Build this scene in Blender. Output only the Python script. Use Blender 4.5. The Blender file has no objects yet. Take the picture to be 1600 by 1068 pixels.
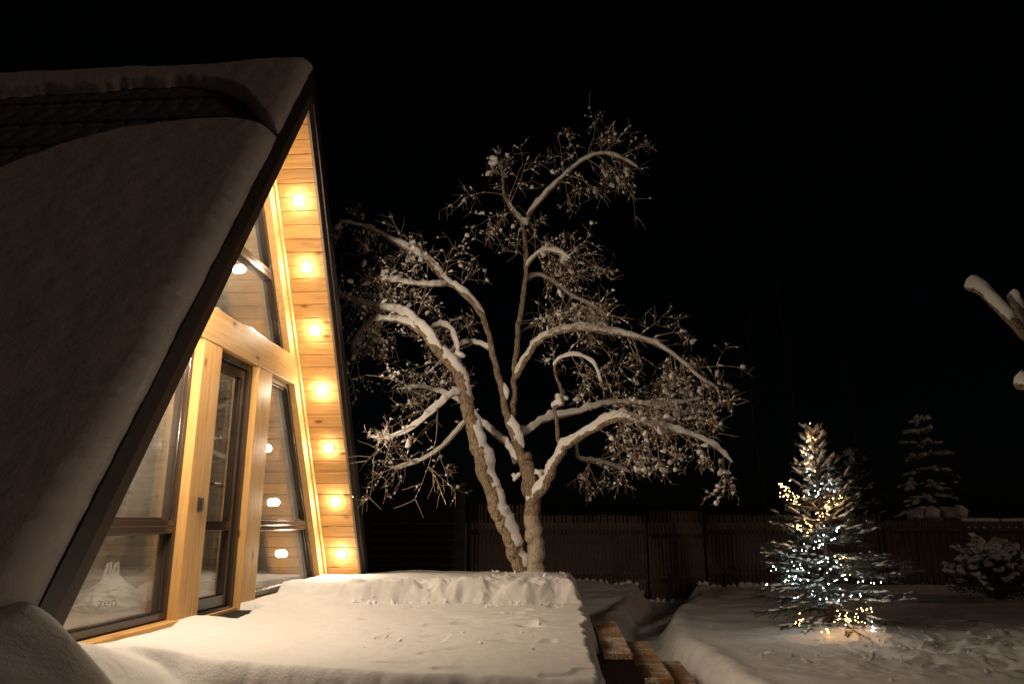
import bpy, math, random
import numpy as np
from math import sin, cos, pi, radians, sqrt
from mathutils import Vector, Matrix, Euler

C = bpy.context.scene.collection
S = bpy.context.scene
random.seed(7)
rng = np.random.default_rng(7)

# ------------------------------------------------------------------ camera
EYE = 1.5                      # camera height above the yard; local z values below are relative to the camera
FPX, TILT = 1144.33, 0.2403
cam = bpy.data.cameras.new('camera')
cam.sensor_width = 36.0
cam.lens = FPX / 1600 * 36.0
cam.clip_start = 0.05
cam.clip_end = 2000
co = bpy.data.objects.new('camera', cam)
co.location = (0, 0, EYE)
co.rotation_euler = (pi / 2 + TILT, 0, 0)
C.objects.link(co)
S.camera = co

# ------------------------------------------------------------------ night sky, faint added fill sun, exposure
SUN_EL, SUN_AZ = radians(23), radians(116)
w = bpy.data.worlds.new('World')
S.world = w
w.use_nodes = True
nt = w.node_tree
bg = nt.nodes['Background']
sky = nt.nodes.new('ShaderNodeTexSky')
sky.sky_type = 'NISHITA'
sky.sun_disc = False
sky.sun_elevation = SUN_EL
sky.sun_rotation = SUN_AZ
nt.links.new(sky.outputs[0], bg.inputs[0])
bg.inputs[1].default_value = 0.0002
sl = bpy.data.lights.new('fill_sun', 'SUN')  # added warm fill without a visible source, lifts roof, rim and yard
sl.energy = 0.105
sl.angle = radians(12)
sl.color = (1.0, 0.60, 0.40)
so = bpy.data.objects.new('fill_sun', sl)
_d = Vector((sin(SUN_AZ) * cos(SUN_EL), cos(SUN_AZ) * cos(SUN_EL), sin(SUN_EL)))
so.rotation_euler = _d.to_track_quat('Z', 'Y').to_euler()
C.objects.link(so)
LAMP, LAMP_NEAR = 370.0, 1120.0  # radiance of the lamps on the far and the near soffit
LAMP_COL = (1.0, 0.80, 0.575)
S.view_settings.view_transform = 'Standard'
S.view_settings.look = 'None'
S.view_settings.exposure = 0.0
S.view_settings.gamma = 1.0
S.view_settings.use_curve_mapping = False
S.cycles.use_denoising = True
S.cycles.max_bounces = 8
S.cycles.transparent_max_bounces = 12
S.cycles.sample_clamp_indirect = 4.0
S.cycles.caustics_reflective = False
S.cycles.caustics_refractive = False

# ------------------------------------------------------------------ site geometry
PSI = 0.0669
X0, Y0 = -1.8714, 6.0593       # foot of the gable's front plane under its apex
HI, SLOPE, OV, HO = 3.7065, 1.645, 0.4177, 4.1011
ANG = math.atan(SLOPE)
CA, SA = cos(ANG), sin(ANG)
Uv = Vector((sin(PSI), cos(PSI), 0))
Wv = Vector((cos(PSI), -sin(PSI), 0))
ZB = -0.85                     # cabin floor base (camera relative)


def px(x, y, Y):
    """a point at ground distance Y seen at photo pixel x, y (camera relative z)"""
    yy = 534 - y
    dx, dy, dz = x - 800, FPX * cos(TILT) - yy * sin(TILT), yy * cos(TILT) + FPX * sin(TILT)
    k = Y / dy
    return np.array([dx * k, Y, dz * k])


# ------------------------------------------------------------------ noise
def _hash(ix, iy, seed):
    n = (ix.astype(np.int64) * 374761393 + iy.astype(np.int64) * 668265263 + seed * 974634271) & 0x7fffffff
    n = ((n ^ (n >> 13)) * 1274126177) & 0x7fffffff
    return ((n ^ (n >> 16)) & 0xffff) / 65535.0


def vnoise(x, y, seed=0):
    x = np.asarray(x, float); y = np.asarray(y, float)
    ix, iy = np.floor(x), np.floor(y)
    fx, fy = x - ix, y - iy
    fx = fx * fx * (3 - 2 * fx); fy = fy * fy * (3 - 2 * fy)
    a = _hash(ix, iy, seed); b = _hash(ix + 1, iy, seed)
    c = _hash(ix, iy + 1, seed); d = _hash(ix + 1, iy + 1, seed)
    return (a + (b - a) * fx) * (1 - fy) + (c + (d - c) * fx) * fy - 0.5


def fbm(x, y, seed=0, octv=4, gain=0.5):
    s = 0; a = 1.0; f = 1.0
    for k in range(octv):
        s = s + a * vnoise(np.asarray(x) * f + 17.3 * k, np.asarray(y) * f - 9.1 * k, seed + k)
        a *= gain; f *= 2.03
    return s


def sstep(a, b, x):
    t = np.clip((np.asarray(x, float) - a) / (b - a), 0, 1)
    return t * t * (3 - 2 * t)


# ------------------------------------------------------------------ mesh helpers
class MB:
    def __init__(self):
        self.v = []; self.f = []; self.n = 0

    def add(self, v, f):
        v = np.asarray(v, float).reshape(-1, 3)
        self.v.append(v)
        for q in f:
            self.f.append(tuple(int(i) + self.n for i in q))
        self.n += len(v)

    def box(self, a, b):
        x0, y0, z0 = a; x1, y1, z1 = b
        v = [(x0, y0, z0), (x1, y0, z0), (x1, y1, z0), (x0, y1, z0), (x0, y0, z1), (x1, y0, z1), (x1, y1, z1), (x0, y1, z1)]
        self.add(v, [(0, 3, 2, 1), (4, 5, 6, 7), (0, 1, 5, 4), (1, 2, 6, 5), (2, 3, 7, 6), (3, 0, 4, 7)])

    def hexa(self, v):
        self.add(v, [(0, 3, 2, 1), (4, 5, 6, 7), (0, 1, 5, 4), (1, 2, 6, 5), (2, 3, 7, 6), (3, 0, 4, 7)])

    def prism(self, poly, x0, x1):
        """polygon of (y, z) pairs extruded along local x"""
        n = len(poly)
        v = [(x0, p[0], p[1]) for p in poly] + [(x1, p[0], p[1]) for p in poly]
        f = [tuple(range(n - 1, -1, -1)), tuple(range(n, 2 * n))]
        for i in range(n):
            j = (i + 1) % n
            f.append((i, j, n + j, n + i))
        self.add(v, f)

    def tube(self, pts, rad, sides=6, cap=True, up=None, sq=None):
        pts = np.asarray(pts, float); n = len(pts)
        rad = np.broadcast_to(np.asarray(rad, float), (n,))
        t = np.gradient(pts, axis=0)
        t /= np.linalg.norm(t, axis=1)[:, None] + 1e-9
        ref = np.array([0, 0, 1.0]) if abs(t[0][2]) < 0.9 else np.array([1.0, 0, 0])
        a = np.cross(t[0], ref); a /= np.linalg.norm(a)
        vs = []
        th = np.arange(sides) * 2 * pi / sides
        for i in range(n):
            a = a - t[i] * (a @ t[i]); a /= np.linalg.norm(a) + 1e-9
            b = np.cross(t[i], a)
            vs.append(pts[i] + rad[i] * (np.cos(th)[:, None] * a + np.sin(th)[:, None] * b))
        f = []
        for i in range(n - 1):
            for k in range(sides):
                k2 = (k + 1) % sides
                f.append((i * sides + k, i * sides + k2, (i + 1) * sides + k2, (i + 1) * sides + k))
        if cap:
            f.append(tuple(range(sides - 1, -1, -1)))
            f.append(tuple(range((n - 1) * sides, n * sides)))
        self.add(np.concatenate(vs), f)

    def build(self, name, mat, parent=None, smooth=False, bevel=0.0):
        me = bpy.data.meshes.new(name)
        if self.v:
            V = np.concatenate(self.v)
            me.from_pydata(V.tolist(), [], self.f)
        me.materials.append(mat)
        if smooth:
            me.shade_smooth()
        me.update()
        o = bpy.data.objects.new(name, me)
        C.objects.link(o)
        if parent is not None:
            o.parent = parent
        if bevel:
            m = o.modifiers.new('b', 'BEVEL'); m.width = bevel; m.segments = 2; m.limit_method = 'ANGLE'
        return o


def trimesh(name, V, F, mat, parent=None, smooth=False, nside=3):
    """fast path for big arrays"""
    V = np.asarray(V, np.float32); F = np.asarray(F, np.int32)
    me = bpy.data.meshes.new(name)
    me.vertices.add(len(V)); me.vertices.foreach_set('co', V.ravel())
    me.loops.add(F.size); me.loops.foreach_set('vertex_index', F.ravel())
    me.polygons.add(len(F))
    me.polygons.foreach_set('loop_start', np.arange(0, F.size, nside, dtype=np.int32))
    me.materials.append(mat)
    me.update(calc_edges=True)
    me.validate()
    if smooth:
        me.shade_smooth()
    o = bpy.data.objects.new(name, me); C.objects.link(o)
    if parent is not None:
        o.parent = parent
    return o


def grid_mesh(name, P, keep, mat, parent=None):
    """P (n,m,3) points, keep (n-1,m-1) quads mask"""
    n, m = P.shape[:2]
    idx = np.arange(n * m).reshape(n, m)
    q = np.stack([idx[:-1, :-1], idx[1:, :-1], idx[1:, 1:], idx[:-1, 1:]], -1)[keep]
    used = np.zeros(n * m, bool); used[q.ravel()] = True
    remap = np.cumsum(used) - 1
    return trimesh(name, P.reshape(-1, 3)[used], remap[q], mat, parent, True, 4)


def tag(o, label=None, cat=None, group=None, kind=None):
    if label: o['label'] = label
    if cat: o['category'] = cat
    if group: o['group'] = group
    if kind: o['kind'] = kind
    return o


def empty(name, loc, label, cat, rz=0.0, group=None):
    o = bpy.data.objects.new(name, None)
    C.objects.link(o)
    o.location = loc; o.rotation_euler = (0, 0, rz)
    o.empty_display_size = 0.2
    return tag(o, label, cat, group)


def copy_tree(o, parent=None):
    c = o.copy(); C.objects.link(c)
    if parent is not None:
        c.parent = parent
    for ch in list(o.children):
        copy_tree(ch, c)
    return c


# ------------------------------------------------------------------ materials
def new_mat(name):
    m = bpy.data.materials.new(name); m.use_nodes = True
    n = m.node_tree
    b = n.nodes['Principled BSDF']
    return m, n, b


def node(n, typ, **kw):
    x = n.nodes.new(typ)
    for k, v in kw.items():
        if k.startswith('i_'):
            x.inputs[k[2:].replace('_', ' ')].default_value = v
        else:
            setattr(x, k, v)
    return x


def ramp(n, src, stops):
    r = n.nodes.new('ShaderNodeValToRGB')
    e = r.color_ramp.elements
    while len(e) < len(stops):
        e.new(0.5)
    for el, (p, c) in zip(e, stops):
        el.position = p
        el.color = (*c, 1) if len(c) == 3 else c
    n.links.new(src, r.inputs[0])
    return r


def plain(name, col, rough=0.6, metal=0.0, var=0.12, scale=8.0, bump=0.0, spec=0.5):
    m, n, b = new_mat(name)
    tc = node(n, 'ShaderNodeTexCoord')
    no = node(n, 'ShaderNodeTexNoise', i_Scale=scale, i_Detail=5.0)
    n.links.new(tc.outputs['Object'], no.inputs['Vector'])
    r = ramp(n, no.outputs['Fac'], [(0.3, [c * (1 - var) for c in col]), (0.7, [min(1, c * (1 + var)) for c in col])])
    n.links.new(r.outputs[0], b.inputs['Base Color'])
    b.inputs['Roughness'].default_value = rough
    b.inputs['Metallic'].default_value = metal
    b.inputs['Specular IOR Level'].default_value = spec
    if bump:
        bp = node(n, 'ShaderNodeBump', i_Strength=bump, i_Distance=0.01)
        n.links.new(no.outputs['Fac'], bp.inputs['Height'])
        n.links.new(bp.outputs[0], b.inputs['Normal'])
    return m


def snow_mat(name='snow', fine=1.0, alb=0.84, grain=(14.0, 160.0)):
    m, n, b = new_mat(name)
    tc = node(n, 'ShaderNodeTexCoord')
    a = node(n, 'ShaderNodeTexNoise', i_Scale=grain[0], i_Detail=6.0, i_Roughness=0.65)
    g = node(n, 'ShaderNodeTexNoise', i_Scale=grain[1], i_Detail=2.0)
    n.links.new(tc.outputs['Object'], a.inputs['Vector'])
    n.links.new(tc.outputs['Object'], g.inputs['Vector'])
    r = ramp(n, a.outputs['Fac'], [(0.3, (alb * 0.93, alb * 0.93, alb * 0.94)), (0.7, (alb * 1.03, alb * 1.03, alb * 1.035))])
    n.links.new(r.outputs[0], b.inputs['Base Color'])
    b.inputs['Roughness'].default_value = 0.75
    b.inputs['Specular IOR Level'].default_value = 0.25
    b1 = node(n, 'ShaderNodeBump', i_Strength=0.35 * fine, i_Distance=0.02)
    b2 = node(n, 'ShaderNodeBump', i_Strength=0.35 * fine, i_Distance=0.004)
    n.links.new(a.outputs['Fac'], b1.inputs['Height'])
    n.links.new(g.outputs['Fac'], b2.inputs['Height'])
    n.links.new(b1.outputs[0], b2.inputs['Normal'])
    n.links.new(b2.outputs[0], b.inputs['Normal'])
    return m


def pine(name, axis=0, base=(0.45, 0.255, 0.09), dark=(0.31, 0.155, 0.042), knots=True, rough=0.45):
    """varnished pine; grain runs along local axis"""
    m, n, b = new_mat(name)
    tc = node(n, 'ShaderNodeTexCoord')
    oi = node(n, 'ShaderNodeObjectInfo')
    off = node(n, 'ShaderNodeVectorMath', operation='SCALE'); off.inputs['Scale'].default_value = 37.0
    cmb = node(n, 'ShaderNodeCombineXYZ')
    n.links.new(oi.outputs['Random'], cmb.inputs[0]); n.links.new(oi.outputs['Random'], cmb.inputs[1]); n.links.new(oi.outputs['Random'], cmb.inputs[2])
    n.links.new(cmb.outputs[0], off.inputs[0])
    add = node(n, 'ShaderNodeVectorMath', operation='ADD')
    n.links.new(tc.outputs['Object'], add.inputs[0]); n.links.new(off.outputs[0], add.inputs[1])
    # slow warp so that the grain wanders
    wn = node(n, 'ShaderNodeTexNoise', i_Scale=3.0, i_Detail=2.0)
    n.links.new(add.outputs[0], wn.inputs['Vector'])
    ws = node(n, 'ShaderNodeVectorMath', operation='SCALE'); ws.inputs['Scale'].default_value = 0.05
    n.links.new(wn.outputs['Color'], ws.inputs[0])
    ad2 = node(n, 'ShaderNodeVectorMath', operation='ADD')
    n.links.new(add.outputs[0], ad2.inputs[0]); n.links.new(ws.outputs[0], ad2.inputs[1])
    mp = node(n, 'ShaderNodeMapping')
    sc = [34.0, 34.0, 34.0]; sc[axis] = 1.6
    mp.inputs['Scale'].default_value = sc
    n.links.new(ad2.outputs[0], mp.inputs['Vector'])
    gr = node(n, 'ShaderNodeTexNoise', i_Scale=1.0, i_Detail=5.0, i_Roughness=0.65)
    n.links.new(mp.outputs[0], gr.inputs['Vector'])
    r = ramp(n, gr.outputs['Fac'], [(0.28, dark), (0.5, base), (0.75, [min(1, c * 1.18) for c in base])])
    col = r.outputs[0]
    if knots:
        mk = node(n, 'ShaderNodeMapping')
        sk = [9.0, 9.0, 9.0]; sk[axis] = 3.6
        mk.inputs['Scale'].default_value = sk
        n.links.new(ad2.outputs[0], mk.inputs['Vector'])
        vo = node(n, 'ShaderNodeTexVoronoi', i_Scale=1.0, i_Randomness=1.0)
        n.links.new(mk.outputs[0], vo.inputs['Vector'])
        kr = ramp(n, vo.outputs['Distance'], [(0.0, (1, 1, 1)), (0.11, (0.85, 0.85, 0.85)), (0.19, (0.18, 0.18, 0.18)), (0.34, (0, 0, 0))])
        # only some cells carry a knot
        sx = node(n, 'ShaderNodeSeparateColor'); n.links.new(vo.outputs['Color'], sx.inputs[0])
        th = node(n, 'ShaderNodeMath', operation='LESS_THAN'); th.inputs[1].default_value = 0.5
        n.links.new(sx.outputs[0], th.inputs[0])
        mu = node(n, 'ShaderNodeMath', operation='MULTIPLY')
        n.links.new(kr.outputs[0], mu.inputs[0]); n.links.new(th.outputs[0], mu.inputs[1])
        mx = node(n, 'ShaderNodeMix', data_type='RGBA')
        n.links.new(mu.outputs[0], mx.inputs[0]); n.links.new(col, mx.inputs[6])
        mx.inputs[7].default_value = (0.13, 0.05, 0.014, 1)
        col = mx.outputs[2]
    # each board has its own tone
    hs = node(n, 'ShaderNodeHueSaturation')
    mr = node(n, 'ShaderNodeMapRange'); mr.inputs[3].default_value = 0.72; mr.inputs[4].default_value = 1.18
    n.links.new(oi.outputs['Random'], mr.inputs[0]); n.links.new(mr.outputs[0], hs.inputs['Value'])
    n.links.new(col, hs.inputs['Color'])
    n.links.new(hs.outputs[0], b.inputs['Base Color'])
    b.inputs['Roughness'].default_value = rough
    b.inputs['Specular IOR Level'].default_value = 0.15
    bp = node(n, 'ShaderNodeBump', i_Strength=0.15, i_Distance=0.003)
    n.links.new(gr.outputs['Fac'], bp.inputs['Height']); n.links.new(bp.outputs[0], b.inputs['Normal'])
    return m


def glass_mat(name):
    m = bpy.data.materials.new(name); m.use_nodes = True
    n = m.node_tree
    n.nodes.remove(n.nodes['Principled BSDF'])
    out = n.nodes['Material Output']
    ge = node(n, 'ShaderNodeNewGeometry')
    dp = node(n, 'ShaderNodeVectorMath', operation='DOT_PRODUCT')
    n.links.new(ge.outputs['Incoming'], dp.inputs[0]); n.links.new(ge.outputs['Normal'], dp.inputs[1])
    ab = node(n, 'ShaderNodeMath', operation='ABSOLUTE'); n.links.new(dp.outputs['Value'], ab.inputs[0])
    om = node(n, 'ShaderNodeMath', operation='SUBTRACT'); om.inputs[0].default_value = 1.0; n.links.new(ab.outputs[0], om.inputs[1])
    pw = node(n, 'ShaderNodeMath', operation='POWER'); pw.inputs[1].default_value = 4.0; n.links.new(om.outputs[0], pw.inputs[0])
    fr = node(n, 'ShaderNodeMath', operation='MULTIPLY_ADD'); fr.inputs[1].default_value = 0.90; fr.inputs[2].default_value = 0.10; n.links.new(pw.outputs[0], fr.inputs[0])
    tr = node(n, 'ShaderNodeBsdfTransparent'); tr.inputs[0].default_value = (0.93, 0.95, 0.94, 1)
    gl = node(n, 'ShaderNodeBsdfGlossy', i_Roughness=0.03); gl.inputs[0].default_value = (1, 1, 1, 1)
    tc = node(n, 'ShaderNodeTexCoord')
    nz = node(n, 'ShaderNodeTexNoise', i_Scale=1.3, i_Detail=1.0)
    n.links.new(tc.outputs['Object'], nz.inputs['Vector'])
    bp = node(n, 'ShaderNodeBump', i_Strength=0.25, i_Distance=0.004)
    n.links.new(nz.outputs['Fac'], bp.inputs['Height'])
    n.links.new(bp.outputs[0], gl.inputs['Normal'])
    mx = node(n, 'ShaderNodeMixShader')
    n.links.new(fr.outputs[0], mx.inputs[0]); n.links.new(tr.outputs[0], mx.inputs[1]); n.links.new(gl.outputs[0], mx.inputs[2])
    df = node(n, 'ShaderNodeBsdfTranslucent'); df.inputs[0].default_value = (0.8, 0.8, 0.8, 1)
    d2 = node(n, 'ShaderNodeBsdfDiffuse'); d2.inputs[0].default_value = (0.8, 0.8, 0.8, 1)
    m1 = node(n, 'ShaderNodeMixShader'); m1.inputs[0].default_value = 0.5
    n.links.new(df.outputs[0], m1.inputs[1]); n.links.new(d2.outputs[0], m1.inputs[2])
    # uneven pale haze mixed into the glass to make the panes look brighter
    fm = node(n, 'ShaderNodeTexNoise', i_Scale=2.6, i_Detail=5.0); n.links.new(tc.outputs['Object'], fm.inputs['Vector'])
    fq = node(n, 'ShaderNodeMapRange'); fq.inputs[1].default_value = 0.3; fq.inputs[2].default_value = 0.75; fq.inputs[3].default_value = 0.04; fq.inputs[4].default_value = 0.14
    n.links.new(fm.outputs['Fac'], fq.inputs[0])
    m2 = node(n, 'ShaderNodeMixShader')
    n.links.new(fq.outputs[0], m2.inputs[0]); n.links.new(mx.outputs[0], m2.inputs[1]); n.links.new(m1.outputs[0], m2.inputs[2])
    n.links.new(m2.outputs[0], out.inputs[0])
    return m


def emit_mat(name, col, strength):
    m, n, b = new_mat(name)
    b.inputs['Base Color'].default_value = (0.8, 0.8, 0.8, 1)
    b.inputs['Emission Color'].default_value = (*col, 1)
    b.inputs['Emission Strength'].default_value = strength
    return m


def bark_mat(name, wash=None):
    m, n, b = new_mat(name)
    tc = node(n, 'ShaderNodeTexCoord')
    mp = node(n, 'ShaderNodeMapping'); mp.inputs['Scale'].default_value = (38, 38, 11)
    n.links.new(tc.outputs['Object'], mp.inputs['Vector'])
    a = node(n, 'ShaderNodeTexNoise', i_Scale=1.6, i_Detail=7.0, i_Roughness=0.7)
    n.links.new(mp.outputs[0], a.inputs['Vector'])
    r = ramp(n, a.outputs['Fac'], [(0.36, (0.05, 0.032, 0.02)), (0.47, (0.24, 0.175, 0.115)), (0.56, (0.38, 0.295, 0.205)), (0.72, (0.54, 0.45, 0.34))])
    col = r.outputs[0]
    if wash is not None:       # lime wash on the foot of the trunk, a painted band with a ragged top
        sx = node(n, 'ShaderNodeSeparateXYZ'); n.links.new(tc.outputs['Object'], sx.inputs[0])
        ma = node(n, 'ShaderNodeMath', operation='MULTIPLY_ADD'); ma.inputs[1].default_value = 0.10; ma.inputs[2].default_value = -0.05
        n.links.new(a.outputs['Fac'], ma.inputs[0])
        sm = node(n, 'ShaderNodeMath', operation='ADD'); n.links.new(sx.outputs[2], sm.inputs[0]); n.links.new(ma.outputs[0], sm.inputs[1])
        lt = node(n, 'ShaderNodeMapRange'); lt.inputs[1].default_value = wash; lt.inputs[2].default_value = wash + 0.03
        lt.inputs[3].default_value = 1; lt.inputs[4].default_value = 0
        n.links.new(sm.outputs[0], lt.inputs[0])
        wr = ramp(n, a.outputs['Fac'], [(0.34, (0.16, 0.11, 0.065)), (0.46, (0.50, 0.42, 0.31)), (0.7, (0.66, 0.58, 0.46))])
        mx = node(n, 'ShaderNodeMix', data_type='RGBA')
        n.links.new(lt.outputs[0], mx.inputs[0]); n.links.new(col, mx.inputs[6]); n.links.new(wr.outputs[0], mx.inputs[7])
        col = mx.outputs[2]
    n.links.new(col, b.inputs['Base Color'])
    b.inputs['Roughness'].default_value = 0.85
    bp = node(n, 'ShaderNodeBump', i_Strength=0.9, i_Distance=0.02)
    n.links.new(a.outputs['Fac'], bp.inputs['Height']); n.links.new(bp.outputs[0], b.inputs['Normal'])
    return m


def frosted(name, wood, amount=0.5):
    """weathered brown boards with frost crystals caught on them"""
    m, n, b = new_mat(name)
    tc = node(n, 'ShaderNodeTexCoord')
    mp = node(n, 'ShaderNodeMapping'); mp.inputs['Scale'].default_value = (60, 5, 60)
    n.links.new(tc.outputs['Object'], mp.inputs['Vector'])
    g = node(n, 'ShaderNodeTexNoise', i_Scale=1.0, i_Detail=5.0); n.links.new(mp.outputs[0], g.inputs['Vector'])
    r = ramp(n, g.outputs['Fac'], [(0.3, [c * 0.45 for c in wood]), (0.7, wood)])
    f = node(n, 'ShaderNodeTexNoise', i_Scale=55.0, i_Detail=4.0, i_Roughness=0.7); n.links.new(tc.outputs['Object'], f.inputs['Vector'])
    f2 = node(n, 'ShaderNodeTexNoise', i_Scale=5.0, i_Detail=3.0); n.links.new(tc.outputs['Object'], f2.inputs['Vector'])
    mu = node(n, 'ShaderNodeMath', operation='MULTIPLY'); n.links.new(f.outputs['Fac'], mu.inputs[0]); n.links.new(f2.outputs['Fac'], mu.inputs[1])
    k = ramp(n, mu.outputs[0], [(0.26 + 0.1 * (0.5 - amount), (0, 0, 0)), (0.36 + 0.1 * (0.5 - amount), (0.9, 0.9, 0.9))])
    mx = node(n, 'ShaderNodeMix', data_type='RGBA')
    n.links.new(k.outputs[0], mx.inputs[0]); n.links.new(r.outputs[0], mx.inputs[6]); mx.inputs[7].default_value = (0.75, 0.75, 0.76, 1)
    n.links.new(mx.outputs[2], b.inputs['Base Color'])
    b.inputs['Roughness'].default_value = 0.55
    bp = node(n, 'ShaderNodeBump', i_Strength=0.5, i_Distance=0.006); n.links.new(f.outputs['Fac'], bp.inputs['Height']); n.links.new(bp.outputs[0], b.inputs['Normal'])
    return m


SNOW = snow_mat('snow', 1.3, 0.88)
SNOWT = snow_mat('branch_snow', 0.7, 0.90)
SNOWD = snow_mat('dimmed_deck_snow', 1.5, 0.68, (10.0, 90.0))  # deck copy of the snow, colour darkened to offset strong lamp light
SNOWR = snow_mat('roof_grained_snow', 2.2, 0.78, (9.0, 60.0))
PINE_X = pine('pine_boards', 0)
PINE_Y = pine('pine_beam', 1, base=(0.52, 0.31, 0.115), dark=(0.40, 0.22, 0.07))
PINE_Z = pine('pine_post', 2, base=(0.52, 0.31, 0.115), dark=(0.40, 0.22, 0.07))
PINE_SL = pine('pine_trim', 1, base=(0.66, 0.41, 0.17), dark=(0.54, 0.30, 0.10), knots=False)
METAL = plain('brown_metal', (0.035, 0.026, 0.021), 0.42, 0.0, 0.1)
METAL2 = plain('brown_board', (0.12, 0.085, 0.065), 0.5, 0.0, 0.12)
FRAME = plain('brown_window_frame', (0.036, 0.026, 0.020), 0.22, 0.0, 0.08)
GLASS = glass_mat('window_glass')
ROOF = plain('roof_underlay', (0.02, 0.018, 0.017), 0.8)
TILE = plain('snow_dusted_roof_tile', (0.16, 0.17, 0.19), 0.7, 0, 0.5, 14.0, 0.3)
FLOORM = pine('floor_boards', 0, base=(0.42, 0.30, 0.18), dark=(0.33, 0.22, 0.12), knots=False)
INNER = pine('inner_wall_boards', 1, base=(0.70, 0.64, 0.54), dark=(0.60, 0.52, 0.42))
INNER_X = pine('pale_ceiling_boards', 0, base=(0.70, 0.64, 0.54), dark=(0.60, 0.52, 0.42))
BLACK = plain('black_metal', (0.02, 0.02, 0.02), 0.3)
CHROME = plain('satin_metal', (0.35, 0.33, 0.30), 0.25, 1.0)
RUBBER = plain('black_rubber', (0.02, 0.02, 0.02), 0.8, 0, 0.3, 60, 0.5)
LAMPM = emit_mat('soffit_lamp_light', LAMP_COL, LAMP)
LAMPN = emit_mat('near_soffit_lamp_light', LAMP_COL, LAMP_NEAR)
WHITEP = plain('lamp_ring', (0.6, 0.55, 0.48), 0.4)
BARK = bark_mat('apple_bark')
BARKW = bark_mat('apple_bark_limewashed', wash=0.63)
TWIG = plain('twig_bark', (0.36, 0.27, 0.19), 0.8, 0, 0.35, 20)
FENCEW = plain('weathered_fence_wood', (0.10, 0.076, 0.056), 0.85, 0, 0.45, 6.0, 0.2)
FENCED = plain('dark_stained_boards', (0.03, 0.026, 0.023), 0.8, 0, 0.3, 6.0)
DECKW = plain('dark_deck_wood', (0.075, 0.042, 0.026), 0.7, 0, 0.3, 12.0)
TREADW = frosted('frosted_tread', (0.52, 0.28, 0.10), 0.75)

# ------------------------------------------------------------------ the yard: one snow sheet reaching the horizon
TR = np.array([(0.95, 2.0), (1.05, 5.5), (1.22, 7.6), (1.46, 8.6), (1.85, 10.7), (2.65, 13.2), (3.0, 15.0), (3.1, 16.5)])
TRW = np.array([0.62, 0.62, 0.52, 0.24, 0.26, 0.36, 0.46, 0.4])


def ground(X, Y):
    z = -1.24 + 0.05 * fbm(X * 0.35, Y * 0.35, 3, 3) + 0.018 * fbm(X * 2.2, Y * 2.2, 5, 3)
    z = z + 0.13 * np.exp(-(((X - 3.8) / 0.75) ** 2 + ((Y - 8.9) / 0.6) ** 2))
    z = z + 0.10 * sstep(13.6, 14.8, Y) * (0.5 + fbm(X * 0.8, Y * 0.5, 8, 2))
    # bank beside the path, higher on the left
    z = z + 0.10 * np.exp(-(((X - 1.4) / 0.5) ** 2 + ((Y - 13.8) / 1.4) ** 2))
    # distance to path
    d = np.full(np.shape(X), 1e9); wd = np.zeros(np.shape(X))
    for i in range(len(TR) - 1):
        a, b = TR[i], TR[i + 1]
        ab = b - a
        t = np.clip(((X - a[0]) * ab[0] + (Y - a[1]) * ab[1]) / (ab @ ab), 0, 1)
        dd = np.hypot(X - a[0] - t * ab[0], Y - a[1] - t * ab[1])
        ww = TRW[i] + t * (TRW[i + 1] - TRW[i])
        better = dd - ww < d - wd
        d = np.where(better, dd, d); wd = np.where(better, ww, wd)
    e = d - wd + 0.07 * fbm(X * 3.1, Y * 3.1, 11, 3)
    z = z - 0.27 * (1 - sstep(-0.10, 0.16, e)) + 0.05 * np.exp(-((e - 0.22) / 0.13) ** 2)
    # trodden, clodded snow: round the lit tree and towards the lower right corner
    rough = np.exp(-(((X - 4.4) / 1.3) ** 2 + ((Y - 7.6) / 1.15) ** 2)) + 0.9 * np.exp(-(((X - 5.9) / 0.8) ** 2 + ((Y - 9.0) / 1.5) ** 2)) \
        + 0.35 * np.exp(-(((X - 3.0) / 0.8) ** 2 + ((Y - 7.0) / 0.6) ** 2))
    rough = np.clip(rough, 0, 1)
    cl = fbm(X * 4.2, Y * 4.2, 21, 4, 0.6)
    z = z + rough * (0.085 * cl + 0.05 * np.maximum(0, fbm(X * 9, Y * 9, 31, 2)) - 0.05 * sstep(0.12, 0.3, vnoise(X * 2.6, Y * 2.6, 77)))
    # wind ribs
    z = z + 0.008 * np.sin(9 * Y + 6 * fbm(X * 0.6, Y * 0.8, 41, 2)) * (1 - rough) * (Y > 5)
    return z


gx = np.concatenate([np.geomspace(900, 14, 24)[:-1] * -1, np.linspace(-14, -1, 40)[:-1], np.linspace(-1, 0.4, 20)[:-1],
                     np.linspace(0.4, 7.0, 300)[:-1], np.linspace(7.0, 14, 100)[:-1], np.geomspace(14, 900, 24)])
gy = np.concatenate([np.geomspace(900, 6, 24)[:-1] * -1, np.linspace(-6, 4.6, 40)[:-1], np.linspace(4.6, 11, 300)[:-1],
                     np.linspace(11, 15.6, 120)[:-1], np.linspace(15.6, 20, 40)[:-1], np.geomspace(20, 900, 26)])
GX, GY = np.meshgrid(gx, gy, indexing='ij')
GZ = ground(GX, GY)
far = np.maximum(np.abs(GX), np.abs(GY)) > 40
GZ = np.where(far, -1.24, GZ) + EYE
tag(grid_mesh('snowy_ground', np.stack([GX, GY, GZ], -1), np.ones((len(gx) - 1, len(gy) - 1), bool), SNOW),
    'snow covered yard with a shovelled path leading to the gate', None, None, 'structure')


def gz(x, y):
    return float(ground(np.array([x]), np.array([y]))[0]) + EYE


# ------------------------------------------------------------------ the A-frame cabin
cabin = empty('a_frame_cabin', (X0, Y0, EYE + ZB), 'steep A-frame wooden cabin with glazed gable and lit pine soffit', 'cabin', -PSI)


def L(z):
    return z - ZB


BACK = -7.6                    # back end of the roof
TOT = (HI + 0.80) / SA         # slope length of the soffit


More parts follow.
